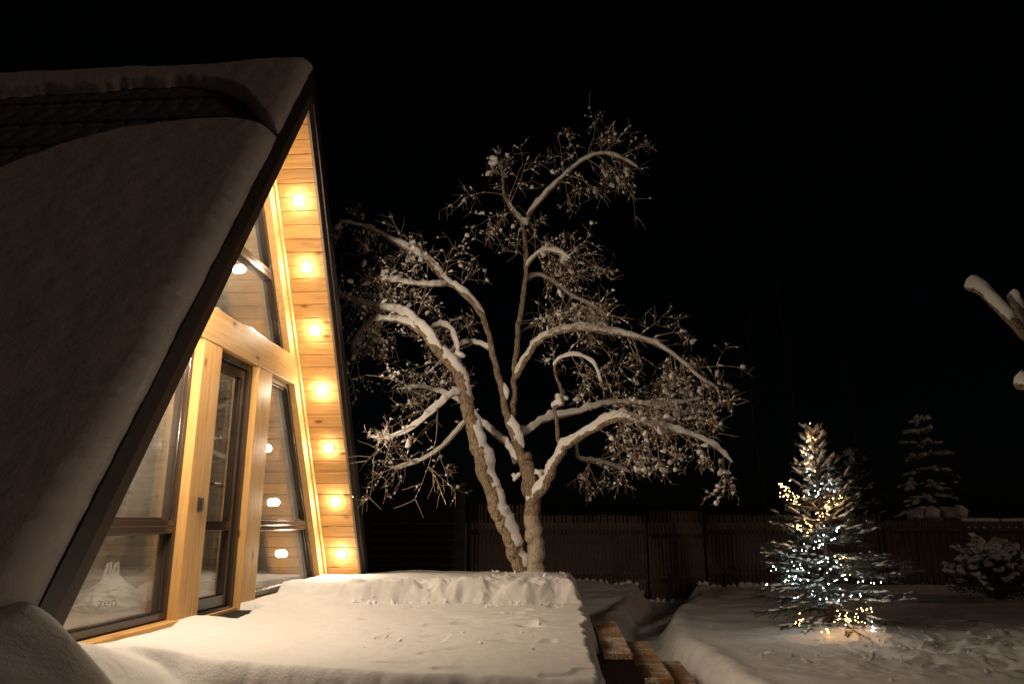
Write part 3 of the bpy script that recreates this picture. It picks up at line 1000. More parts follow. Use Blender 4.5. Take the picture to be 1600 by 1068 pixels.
FL = -0.653
bg1 = bag((-1.17, -0.28, FL), 0.21, 0.21, 0.20, 5, [(-0.15, 0.30, 0.10, 0.12)], 'white plastic carrier bag with upright handles and grey print behind the glass')
mb = MB()
for dx in (-0.03, 0.03):
    base = np.array([-0.03 + dx, 0.03, 0.20])
    mb.tube([base + (0, -0.035, 0), base + (0.005, -0.03, 0.07), base + (0.01, -0.012, 0.145), base + (0.012, 0.012, 0.15), base + (0.01, 0.03, 0.08), base + (0, 0.04, -0.01)], [0.022, 0.014, 0.010, 0.010, 0.014, 0.022], 6)
mb.build('handle', BAGM, bg1, True)
mb = MB()
mb.tube([(-0.03, -0.02, 0.13), (-0.03, 0.0, 0.19), (-0.02, 0.02, 0.235)], [0.10, 0.06, 0.03], 10)
mb.build('gathered_neck', BAGM, bg1, True)
bg2 = bag((-1.03, 0.02, FL), 0.15, 0.16, 0.16, 11, [(0.2, -0.1, 0.04, 0.2)], 'crumpled white plastic bag lying right of the upright carrier bag')
mb = MB(); mb.box((0.06, -0.13, 0.0), (0.17, 0.09, 0.07)); mb.build('paper_packet', LOAD, bg2, bevel=0.02)
# the printed letters on the bag
fc = bpy.data.curves.new('lettering', 'FONT'); fc.body = 'zen'; fc.size = 0.095; fc.extrude = 0.001; fc.align_x = 'CENTER'
fo = bpy.data.objects.new('tmp', fc); C.objects.link(fo)
bpy.context.view_layer.update()
dg = bpy.context.evaluated_depsgraph_get()
tme = bpy.data.meshes.new_from_object(fo.evaluated_get(dg))
bpy.data.objects.remove(fo)
tme.materials.clear(); tme.materials.append(INK)
lt = bpy.data.objects.new('lettering', tme); C.objects.link(lt); lt.parent = bg1
_cdir = (Vector((0, 0, 0)) - Vector(to_world(np.array([-1.17, -0.28, 0])))); _cdir.z = 0; _cdir.normalize()
_ang = math.atan2(_cdir.y, _cdir.x) + PSI
lt.location = (0.31 * cos(_ang - 0.1), 0.31 * sin(_ang - 0.1) + 0.05, 0.055)
lt.rotation_euler = Euler((radians(82), 0, _ang + pi / 2 + 0.2), 'XYZ')

mb = MB()
mat_o = empty('door_mat', tuple(to_world(np.array([-0.29, -0.02, -0.742]))), 'dark rubber mat on the deck before the glass door', 'mat', -PSI)
mb.box((-0.17, -0.36, 0.0), (0.17, 0.36, 0.012)); mb.build('backing', RUBBER, mat_o)
mb = MB()
for i in range(34):
    for j in range(15):
        x = -0.16 + i * 0.0097; y = -0.35 + j * 0.05
        mb.box((x, y, 0.012), (x + 0.0045, y + 0.036, 0.03))
rb = mb.build('rubber_ribs', RUBBER, mat_o); rb['kind'] = 'stuff'

# ------------------------------------------------------------------ fences and gate beyond the yard
FY = 14.9


def fence(name, label, cat, x0, x1, ztop, mat, pitch=0.078, wdt=0.056, y=FY, jag=0.012, rails=(0.35, 1.2), zbot=-1.45, group=None, posts=True, snow=False):
    root = empty(name, ((x0 + x1) / 2, y, EYE + zbot), label, cat, 0, group)
    H = ztop - zbot
    xc = (x0 + x1) / 2
    mb = MB()
    mb.box((-wdt / 2, -0.011, 0), (wdt / 2, 0.011, H))
    p0 = None
    n = int(round((x1 - x0) / pitch))
    for i in range(n):
        x = x0 + (i + 0.5) * (x1 - x0) / n - xc
        if p0 is None:
            p0 = o = mb.build('picket', mat, root, bevel=0)
        else:
            o = p0.copy(); C.objects.link(o)
        o.location = (x + random.uniform(-0.004, 0.004), random.uniform(-0.004, 0.004), random.uniform(-jag, jag))
        o.rotation_euler = (0, random.uniform(-0.006, 0.006), random.uniform(-0.12, 0.12))
        o.scale = (random.uniform(0.85, 1.1), 1, 1)
    for rz in rails:
        mb = MB(); mb.box((x0 - xc, 0.022, rz), (x1 - xc, 0.07, rz + 0.09)); mb.build('rail', mat, root)
    if posts:
        k = max(1, int((x1 - x0) / 2.4))
        for i in range(k + 1):
            x = x0 - xc + i * (x1 - x0) / k
            mb = MB(); mb.box((x - 0.045, 0.072, 0), (x + 0.045, 0.16, H - 0.08)); mb.build('post', mat, root)
    return root


fence('fence', 'tall picket fence panel lit warm behind the leaning trunk', 'fence', -0.85, 0.28, 0.335, FENCEW, 0.075, 0.05)
fence('fence', 'brown picket fence between the apple tree and the gate', 'fence', 0.30, 2.66, 0.13, FENCEW, 0.077, 0.055, y=FY + 0.03)
g = fence('picket_gate', 'slightly taller picket gate at the end of the path', 'gate', 2.70, 3.76, 0.185, FENCEW, 0.07, 0.056, y=FY - 0.03, zbot=-1.52, posts=False)
mb = MB(); mb.box((-0.56, -0.03, 1.70), (0.56, 0.05, 1.722)); mb.build('cap_rail', FENCEW, g)
mb = MB(); mb.box((0.47, -0.035, 0.86), (0.50, -0.012, 0.98)); mb.tube([(0.485, -0.03, 0.93), (0.485, -0.07, 0.93), (0.42, -0.075, 0.93)], 0.009, 6); mb.build('latch', CHROME, g)
fence('fence', 'dim picket fence between the gate and the lit spruce', 'fence', 3.80, 7.3, 0.13, FENCEW, 0.08, 0.06, y=FY + 0.02)
fr_ = fence('fence', 'low dark fence with snow along its top behind the round bush', 'fence', 7.34, 13.6, 0.03, FENCEW, 0.12, 0.10, y=FY, jag=0.006)
mb = MB()
xx = np.arange(-1.6, 3.1, 0.05)
for a in np.array_split(xx, 6):
    if len(a) > 2:
        mb.tube(np.stack([a, 0 * a, 1.485 + 0.012 * fbm(a * 3, a, 5, 2)], -1), 0.035 + 0.012 * fbm(a * 6, a * 2, 6, 2), 7)
sn = mb.build('snow', SNOWT, fr_, True); sn['kind'] = 'stuff'
mb = MB(); mb.box((-3.1, -0.05, 1.27), (3.1, -0.012, 1.33)); mb.build('rail', FENCEW, fr_)
mb = MB()
for i in range(26):
    x = -1.5 + i * 0.16 + random.uniform(-0.02, 0.02)
    mb.tube([(x - 0.03, -0.035, 1.335), (x, -0.035, 1.345), (x + 0.03, -0.035, 1.335)], [0.008, 0.016, 0.008], 6)
sn = mb.build('rail_snow', SNOWT, fr_, True); sn['kind'] = 'stuff'
# dark close-boarded fence left of the pickets
root = empty('board_fence', (-2.6, 13.6, EYE - 1.5), 'dark close-boarded fence behind the cabin, left of the pickets', 'fence')
for i in range(15):
    mb = MB(); mb.box((-1.85 + 0, -0.012, 0.05 + i * 0.142), (1.75, 0.012, 0.05 + i * 0.142 + 0.138)); o = mb.build('plank', FENCED, root)
    o.location.y = random.uniform(-0.003, 0.003)
for x in (-1.8, 0.0, 1.7):
    mb = MB(); mb.box((x - 0.05, 0.02, 0), (x + 0.05, 0.12, 2.2)); mb.build('post', FENCED, root)


# ------------------------------------------------------------------ snow blobs
def ico(sub=1):
    import bmesh
    bm = bmesh.new(); bmesh.ops.create_icosphere(bm, subdivisions=sub, radius=1.0)
    v = np.array([x.co[:] for x in bm.verts]); f = np.array([[q.index for q in p.verts] for p in bm.faces]); bm.free()
    return v, f


ICV, ICF = ico(2)
ICV1, ICF1 = ico(1)


class Blobs:
    def __init__(self, fine=False):
        self.V = []; self.F = []; self.n = 0; self.iv, self.if_ = (ICV, ICF) if fine else (ICV1, ICF1)

    def add(self, c, ax, r, h, seedv):
        """blob at c, long axis ax (vector with length), half width r, height h; flat-bottomed"""
        v = self.iv.copy()
        nz = 1 + 0.30 * np.sin(v[:, 0] * 3.1 + seedv) * np.cos(v[:, 1] * 2.7 + seedv * 1.7) + 0.18 * np.sin(v[:, 2] * 5 + v[:, 0] * 4 + seedv * 2.3)
        v = v * nz[:, None]
        v[:, 2] = np.where(v[:, 2] < 0, v[:, 2] * 0.45, v[:, 2])
        ax = np.asarray(ax, float); la = np.linalg.norm(ax) + 1e-9
        a = ax / la
        up = np.array([0, 0, 1.0]); s = np.cross(a, up); ls = np.linalg.norm(s)
        s = s / ls if ls > 1e-3 else np.array([0, 1.0, 0])
        up2 = np.cross(s, a)
        w_ = np.asarray(c) + v[:, :1] * la * a + v[:, 1:2] * r * s + v[:, 2:3] * h * up2
        self.V.append(w_); self.F.append(self.if_ + self.n); self.n += len(w_)

    def build(self, name, mat, parent, off=(0, 0, 0)):
        V = np.concatenate(self.V) - np.asarray(off)
        o = trimesh(name, V, np.concatenate(self.F), mat, parent, True)
        o['kind'] = 'stuff'
        return o


def catmull(P, n=6):
    P = np.asarray(P, float)
    Q = np.vstack([2 * P[0] - P[1], P, 2 * P[-1] - P[-2]])
    out = []
    for i in range(1, len(Q) - 2):
        for k in range(n):
            t = k / n
            out.append(0.5 * ((2 * Q[i]) + (-Q[i - 1] + Q[i + 1]) * t + (2 * Q[i - 1] - 5 * Q[i] + 4 * Q[i + 1] - Q[i + 2]) * t ** 2 + (-Q[i - 1] + 3 * Q[i] - 3 * Q[i + 1] + Q[i + 2]) * t ** 3))
    out.append(Q[-2])
    return np.array(out)


class Twigs:
    """fast store of thin three-sided tubes"""
    def __init__(self):
        self.V = []; self.F = []; self.n = 0

    def add(self, pts, r0, r1):
        n = len(pts)
        t = np.gradient(pts, axis=0); t /= np.linalg.norm(t, axis=1)[:, None] + 1e-9
        ref = np.array([0.31, 0.52, 0.79])
        a = np.cross(t, ref); a /= np.linalg.norm(a, axis=1)[:, None] + 1e-9
        b = np.cross(t, a)
        r = np.linspace(r0, r1, n)[:, None]
        ring = [pts + r * (cos(q) * a + sin(q) * b) for q in (0, 2.094, 4.189)]
        V = np.stack(ring, 1).reshape(-1, 3)
        F = []
        for i in range(n - 1):
            for k in range(3):
                k2 = (k + 1) % 3
                F.append((i * 3 + k + self.n, i * 3 + k2 + self.n, (i + 1) * 3 + k2 + self.n, (i + 1) * 3 + k + self.n))
        self.V.append(V); self.F += F; self.n += len(V)

    def build(self, name, mat, parent, off):
        o = trimesh(name, np.concatenate(self.V) - np.asarray(off), np.array(self.F), mat, parent, False, 4)
        o['kind'] = 'stuff'
        return o


# ------------------------------------------------------------------ the old apple tree
TY = 8.40
TREE = px(836, 900, TY)
apple = empty('apple_tree', (TREE[0], TREE[1], EYE + TREE[2]), 'old two-trunked bare apple tree with snow along its limbs', 'tree')
OFF = np.array([TREE[0], TREE[1], TREE[2]])
MPP = TY / 1190.0


def limb_pts(spec):
    """spec rows: photo x, y, depth offset (m), radius (px)"""
    P = np.array([px(a, b, TY + c) for a, b, c, d in spec]); R = np.array([d for *_, d in spec]) * MPP * (0.93 if spec[0][3] > 11 else 0.84)
    k = 10
    Q = catmull(P, k)
    rr = np.interp(np.arange(len(Q)) / k, np.arange(len(R)), R)
    return Q, rr


LIMBS = dict(
    trunkR=[(838, 908, 0, 17), (836, 880, 0, 15), (834, 840, 0.0, 14), (832, 800, 0.0, 13.5), (829, 765, 0, 14), (825, 735, 0, 12.5), (820, 712, 0, 11)],
    trunkL=[(818, 902, 0.02, 13), (808, 870, -0.02, 12.5), (788, 824, -0.06, 12.5), (774, 788, -0.1, 12.5), (758, 742, -0.15, 12), (746, 696, -0.2, 11.5), (735, 656, -0.22, 10.5), (726, 619, -0.25, 9.5), (719, 590, -0.28, 9), (702, 566, -0.3, 8.5), (683, 548, -0.32, 8)],
    limbA=[(822, 735, 0, 10), (810, 698, 0.0, 8.5), (796, 664, 0.02, 8), (788, 628, 0.05, 7.5), (779, 590, 0.08, 6.5), (770, 552, 0.1, 6), (763, 520, 0.1, 5.5), (749, 486, 0.08, 5.5), (722, 456, 0.0, 5), (698, 440, 0.1, 5), (670, 410, 0.14, 4.5), (635, 388, 0.2, 4), (596, 367, 0.28, 3.5), (564, 353, 0.35, 2.5), (530, 346, 0.4, 1.5)],
    limbA2=[(700, 444, 0.1, 4), (676, 446, -0.02, 3.2), (650, 444, -0.08, 2.6), (620, 440, -0.12, 2), (598, 434, -0.15, 1.2)],
    limbB=[(799, 668, 0.03, 7), (802, 640, 0.1, 6.5), (803, 600, 0.16, 6), (806, 556, 0.2, 6), (809, 512, 0.22, 5.5), (815, 482, 0.22, 5.2), (822, 422, 0.22, 4.8), (821, 385, 0.22, 4.6), (817, 354, 0.22, 4.4), (803, 332, 0.2, 3.2), (789, 308, 0.16, 2.8), (785, 272, 0.1, 2.2), (783, 248, 0.08, 1.6)],
    limbB2=[(818, 352, 0.22, 4), (832, 328, 0.2, 3.6), (856, 301, 0.16, 3.2), (878, 278, 0.12, 2.8), (903, 256, 0.06, 2.4), (938, 240, 0.0, 2), (970, 248, -0.06, 1.5), (996, 262, -0.1, 1)],
    limbC=[(806, 590, 0.16, 5.5), (818, 568, 0.1, 5.5), (835, 541, 0.0, 5), (858, 523, -0.12, 4.8), (896, 514, -0.25, 4.4), (944, 518, -0.36, 3.8), (988, 526, -0.44, 3.2), (1030, 541, -0.5, 2.4), (1063, 564, -0.52, 1.8), (1092, 590, -0.55, 1.4), (1122, 608, -0.56, 1)],
    limbD=[(806, 682, 0.04, 5), (824, 674, 0.2, 5), (844, 660, 0.35, 4.8), (874, 650, 0.5, 4.5), (914, 640, 0.62, 4), (948, 631, 0.7, 3.4), (985, 629, 0.74, 2.8), (1018, 633, 0.76, 2.2), (1058, 630, 0.76, 1.6), (1096, 622, 0.76, 1)],
    limbE=[(827, 790, 0, 10), (838, 774, -0.06, 9.5), (855, 752, -0.14, 8.5), (869, 720, -0.22, 7.5), (881, 700, -0.28, 7), (902, 684, -0.36, 6.5), (932, 669, -0.46, 5.8), (958, 656, -0.54, 5.2), (982, 654, -0.6, 4.6), (1008, 663, -0.66, 3.8), (1046, 671, -0.72, 3), (1084, 681, -0.78, 2.2), (1116, 698, -0.82, 1.6), (1144, 722, -0.85, 1)],
    limbF=[(876, 708, -0.24, 4.5), (872, 680, -0.22, 4), (869, 652, -0.2, 3.6), (867, 636, -0.2, 4.4), (880, 628, -0.2, 4), (876, 606, -0.22, 3), (868, 584, -0.24, 2.6), (867, 570, -0.25, 2.4), (880, 558, -0.28, 1.8), (906, 556, -0.34, 1.5), (928, 570, -0.4, 1.2), (939, 596, -0.44, 0.9)],
    limbG=[(724, 612, -0.26, 4), (704, 618, -0.4, 3.6), (686, 635, -0.5, 3.2), (662, 655, -0.6, 2.8), (640, 672, -0.66, 2.2), (617, 681, -0.72, 1.6), (596, 687, -0.76, 1)],
    limbH=[(806, 722, 0.05, 6), (797, 700, 0.2, 5), (775, 681, 0.4, 4.4), (750, 657, 0.62, 3.6), (728, 634, 0.8, 3), (700, 618, 0.95, 2.4), (664, 606, 1.1, 1.6), (630, 606, 1.2, 1)],
    limbI=[(684, 549, -0.32, 8), (662, 522, -0.28, 7), (641, 497, -0.2, 6), (616, 486, -0.05, 5), (572, 476, 0.2, 4), (534, 464, 0.45, 2.6), (500, 462, 0.65, 1.6)],
    limbJ=[(660, 521, -0.28, 5.5), (634, 505, -0.2, 4.5), (604, 499, -0.08, 3.6), (580, 504, 0.05, 2.8), (560, 522, 0.2, 2), (548, 548, 0.35, 1.2)],
    limbK=[(720, 590, -0.28, 6), (716, 560, -0.16, 5), (711, 532, -0.05, 4.2), (703, 514, 0.05, 3.5), (688, 508, 0.14, 2.6), (668, 514, 0.24, 1.6)],
    limbL=[(768, 548, 0.1, 3.4), (748, 537, 0.25, 3), (728, 536, 0.4, 2.6), (706, 548, 0.56, 2), (680, 572, 0.7, 1.4)],
    limbM=[(821, 420, 0.22, 3.4), (834, 402, 0.12, 3), (850, 392, 0.0, 2.6), (872, 394, -0.12, 2), (890, 404, -0.2, 1.2)],
    limbN=[(820, 440, 0.24, 3), (842, 430, 0.4, 2.6), (868, 444, 0.55, 2.2), (892, 462, 0.65, 1.8), (925, 478, 0.74, 1.2), (950, 500, 0.8, 0.9)],
    limbO=[(900, 686, -0.34, 3.5), (905, 715, 0.1, 3), (930, 720, 0.4, 2.4), (958, 728, 0.6, 1.6), (985, 738, 0.75, 1)],
    limbP=[(735, 650, -0.2, 3), (700, 690, 0.1, 2.6), (672, 712, 0.3, 2), (640, 726, 0.45, 1.3), (610, 732, 0.55, 0.8)],
)
tw = Twigs(); bl = Blobs(True); RG = MB()


def wander(p, d, ln, seg, jit, bend):
    pts = [np.array(p, float)]
    d = np.array(d, float); d /= np.linalg.norm(d)
    st_ = ln / seg
    for _ in range(seg):
        d = d + rng.normal(0, jit, 3) + np.array([0, 0, bend])
        d /= np.linalg.norm(d)
        pts.append(pts[-1] + d * st_)
    return np.array(pts), d


def clump(p, d, s):
    d = np.asarray(d, float)
    bl.add(np.asarray(p) + np.array([0, 0, s * 0.25]), d / np.linalg.norm(d) * s * rng.uniform(0.8, 1.5), s * rng.uniform(0.7, 1.1), s * rng.uniform(0.7, 1.4), rng.uniform(0, 9))


def sprout(p, d, ln, r, level, droop, snow):
    seg = 6 if level < 2 else 4
    pts, de = wander(p, d, ln, seg, 0.12, droop)
    r1 = r * (0.45 if level < 2 else 0.5)
    tw.add(pts, r, r1)
    # broken ridges of snow lying along the twig
    for i in range(len(pts) - 1):
        if rng.random() < snow * (2.3 if level < 2 else 1.8):
            a_, b_ = pts[i], pts[i + 1]
            dv = b_ - a_; f0 = rng.uniform(0, 0.4); f1 = rng.uniform(0.55, 1.05)
            hz_ = sqrt(max(0.05, 1 - (dv[2] / (np.linalg.norm(dv) + 1e-9)) ** 2))
            hh = rng.uniform(0.005, 0.017) * hz_ * (1.25 if level == 0 else 1.0)
            q = np.array([a_ + dv * (f0 + (f1 - f0) * t) + np.array([0, 0, r * 0.5 + hh * 0.5 * (0.6 + 0.4 * sin(pi * t)) + rng.normal(0, 0.0015)]) for t in (0, 0.3, 0.65, 1)])
            RG.tube(q, np.array([0.35, 1.0, rng.uniform(0.6, 1.1), 0.3]) * hh, 5)
    if rng.random() < snow * 1.0:
        i = rng.integers(1, len(pts)); clump(pts[i], pts[i] - pts[i - 1], 0.010 + 0.026 * rng.random() ** 2)
    if level >= 2:
        return
    nchild = rng.integers(5, 8) if level == 0 else rng.integers(3, 6)
    for _ in range(nchild):
        i = rng.integers(1, len(pts))
        dd = (pts[i] - pts[i - 1]); dd /= np.linalg.norm(dd)
        side = rng.normal(0, 1, 3); side -= dd * (side @ dd); side /= np.linalg.norm(side)
        sprout(pts[i], dd * 0.55 + side * 0.75, ln * rng.uniform(0.35, 0.65), max(r1 * 0.85, 0.0034), level + 1, droop * 0.8, snow)


TWIGS = dict(limbA=(0.55, 24, -0.03), limbA2=(0.2, 12, -0.04), limbB=(0.45, 16, 0.02), limbB2=(0.2, 22, -0.08), limbC=(0.25, 34, -0.05), limbD=(0.4, 26, -0.05), limbE=(0.45, 34, -0.05),
             limbF=(0.5, 8, -0.04), limbG=(0.1, 9, -0.02), limbH=(0.35, 16, -0.03), limbI=(0.25, 22, -0.07), limbJ=(0.15, 18, -0.09), limbK=(0.35, 10, -0.06), limbL=(0.3, 10, -0.06),
             limbM=(0.2, 14, -0.03), limbN=(0.25, 16, -0.05), limbO=(0.2, 12, -0.03), limbP=(0.25, 8, -0.04))
for nm, spec in LIMBS.items():
    Q, R = limb_pts(spec)
    lowQ = Q.copy()
    # gnarls
    wob = 1 + 0.11 * fbm(np.arange(len(Q)) * 0.16, np.zeros(len(Q)) + len(nm) * 3.3 + Q[0][0], 19, 3)
    kk = np.arange(len(Q)) * 0.34
    Q += np.stack([fbm(kk, 0 * kk + 5 + Q[0][0], 7, 2), fbm(kk, 0 * kk + 9 + Q[0][0], 8, 2), fbm(kk, 0 * kk + 2 + Q[0][0], 9, 2)], -1) * (R * 0.55 * sstep(0, 8, np.arange(len(Q))))[:, None]
    Rn = R * wob
    if nm.startswith('trunk'):
        Rn[0:3] *= np.array([1.35, 1.18, 1.06])
    mb = MB(); mb.tube(Q - OFF, np.maximum(Rn, 0.004), 16 if R[0] > 0.03 else 8)
    # roughen the bark of the thick ones
    if R[0] > 0.03:
        v = mb.v[0]
        ring = np.repeat(np.arange(len(Q)), 16); an = np.tile(np.arange(16), len(Q)) * 2 * pi / 16
        cen = np.repeat(Q - OFF, 16, 0)
        dsp = 0.17 * fbm(np.cos(an) * 1.6 + 7, np.sin(an) * 1.6 + ring * 0.16, 33, 3) + 0.10 * fbm(np.cos(an) * 5, np.sin(an) * 5 + ring * 0.4, 34, 2)
        mb.v[0] = cen + (v - cen) * (1 + dsp)[:, None]
    mb.build('trunk' if nm.startswith('trunk') else 'limb', BARKW if nm == 'trunkR' else BARK, apple, True)
    # snow lying along the upper side
    T = np.gradient(lowQ, axis=0); T /= np.linalg.norm(T, axis=1)[:, None]
    hor = np.sqrt(1 - np.clip(T[:, 2], -1, 1) ** 2)
    s = np.linspace(0, 1, len(Q)) * len(spec)
    nz = fbm(s * 1.7, np.zeros(len(Q)) + 31 + len(spec) * 2 + Q[-1][0] * 5, 23, 3)
    have = hor + 0.5 * nz > (0.33 if nm != 'trunkL' else 0.08)
    if nm == 'trunkR':
        have[:] = False
    i = 0
    while i < len(Q):
        if not have[i]:
            i += 1; continue
        j = i
        while j < len(Q) and have[j]:
            j += 1
        if j - i >= 3:
            seg = Q[i:j]; rr = Rn[i:j]
            m = len(seg)
            up = np.array([0, 0, 1.0])
            # a leaning trunk carries its snow on the side that faces up and away from the lean
            nrm = up - T[i:j] * (T[i:j] @ up)[:, None]
            nrm /= np.linalg.norm(nrm, axis=1)[:, None] + 1e-6
            taper = np.minimum(1, np.minimum(np.arange(m) + 0.35, m - 0.65 - np.arange(m)) / 4.5)
            th = np.clip((0.028 + 0.6 * rr) * (0.8 + 0.9 * (nz[i:j] + 0.3)) * (0.45 + 0.55 * hor[i:j]), 0.012, 0.075) * np.sqrt(np.clip(taper, 0.03, 1))
            wd_ = np.maximum(rr * 1.02, 0.017) * np.sqrt(np.clip(taper, 0.05, 1))
            side = np.cross(T[i:j], nrm)
            angs = np.linspace(-0.25, pi + 0.25, 9)
            V = []
            jj = 1 + 0.30 * fbm(np.arange(m)[:, None] * 0.45 + 0 * angs[None], np.arange(len(angs))[None] * 0.5 + 13.0 * i + len(spec), 51, 3)
            for k in range(m):
                c0 = seg[k] + nrm[k] * rr[k] * 0.25
                for qi, q in enumerate(angs):
                    jt = jj[k, qi]
                    V.append(c0 + side[k] * cos(q) * wd_[k] * jt + nrm[k] * max(-0.2, sin(q)) * (th[k] + rr[k] * 0.78) * jt)
            na = len(angs)
            mb = MB()
            F = [(k * na + q, k * na + q + 1, (k + 1) * na + q + 1, (k + 1) * na + q) for k in range(m - 1) for q in range(na - 1)]
            F += [tuple(range(na)), tuple(range((m - 1) * na + na - 1, (m - 1) * na - 1, -1))]
            mb.add(np.array(V) - OFF, F); mb.build('limb_snow', SNOWT, apple, True)
        i = j
    if nm in TWIGS:
        start, cnt, droop = TWIGS[nm]
        for _ in range(int(cnt * 0.68)):
            a = start + (1 - start) * rng.random() ** 0.8
            i = min(len(Q) - 1, int(a * (len(Q) - 1)))
            sd = rng.normal(0, 1, 3); sd -= T[i] * (sd @ T[i]); sd /= np.linalg.norm(sd)
            ln = rng.uniform(0.28, 0.72) * (1.0 if a < 0.85 else 0.55)
            dn = droop - 0.03
            if rng.random() < 0.15:
                sd = np.array([sd[0] * 0.4, sd[1] * 0.4, 1.1]); dn = 0.03; ln *= 0.62
            sprout(Q[i], T[i] * 0.6 + sd * 0.8, ln, rng.uniform(0.005, 0.008), 0, dn, 0.085)
tw.build('twigs', TWIG, apple, OFF)
RG.v = [np.concatenate(RG.v) - OFF]
o = RG.build('twig_snow_ridge', SNOWT, apple, True); o['kind'] = 'stuff'
bl.build('twig_snow', SNOWT, apple, OFF)
# lumps in the forks
bl = Blobs(True)
for (a, b, c, s) in ((823, 345, 0.2, 0.065), (772, 252, 0.08, 0.07), (617, 434, -0.12, 0.07), (645, 386, 0.19, 0.06), (601, 430, -0.15, 0.05), (848, 742, -0.12, 0.075), (715, 556, -0.2, 0.07),
                     (806, 676, 0.0, 0.06), (876, 622, -0.22, 0.055), (880, 405, -0.1, 0.06), (940, 508, -0.36, 0.06), (850, 398, 0.0, 0.05), (806, 742, -0.02, 0.05)):
    p = px(a, b, TY + c)
    for k in range(4):
        bl.add(p + rng.normal(0, s * 0.35, 3), np.array([s * rng.uniform(0.5, 0.9), 0, rng.normal(0, 0.3) * s]), s * 0.55, s * 0.6, rng.uniform(0, 9))
bl.build('fork_snow', SNOWT, apple, OFF)

# ------------------------------------------------------------------ spruces
NEEDLE, n_, b_ = new_mat('spruce_needles')
tc_ = node(n_, 'ShaderNodeTexCoord'); nz1 = node(n_, 'ShaderNodeTexNoise', i_Scale=7.0, i_Detail=3.0)
n_.links.new(tc_.outputs['Object'], nz1.inputs['Vector'])
r_ = ramp(n_, nz1.outputs['Fac'], [(0.3, (0.055, 0.085, 0.068)), (0.62, (0.11, 0.145, 0.12)), (0.8, (0.28, 0.32, 0.32))])
n_.links.new(r_.outputs[0], b_.inputs['Base Color']); b_.inputs['Roughness'].default_value = 0.5
FARBARK = plain('far_tree_bark', (0.07, 0.055, 0.045), 0.9)
SBARK = plain('spruce_bark', (0.10, 0.07, 0.05), 0.9, 0, 0.3, 20)


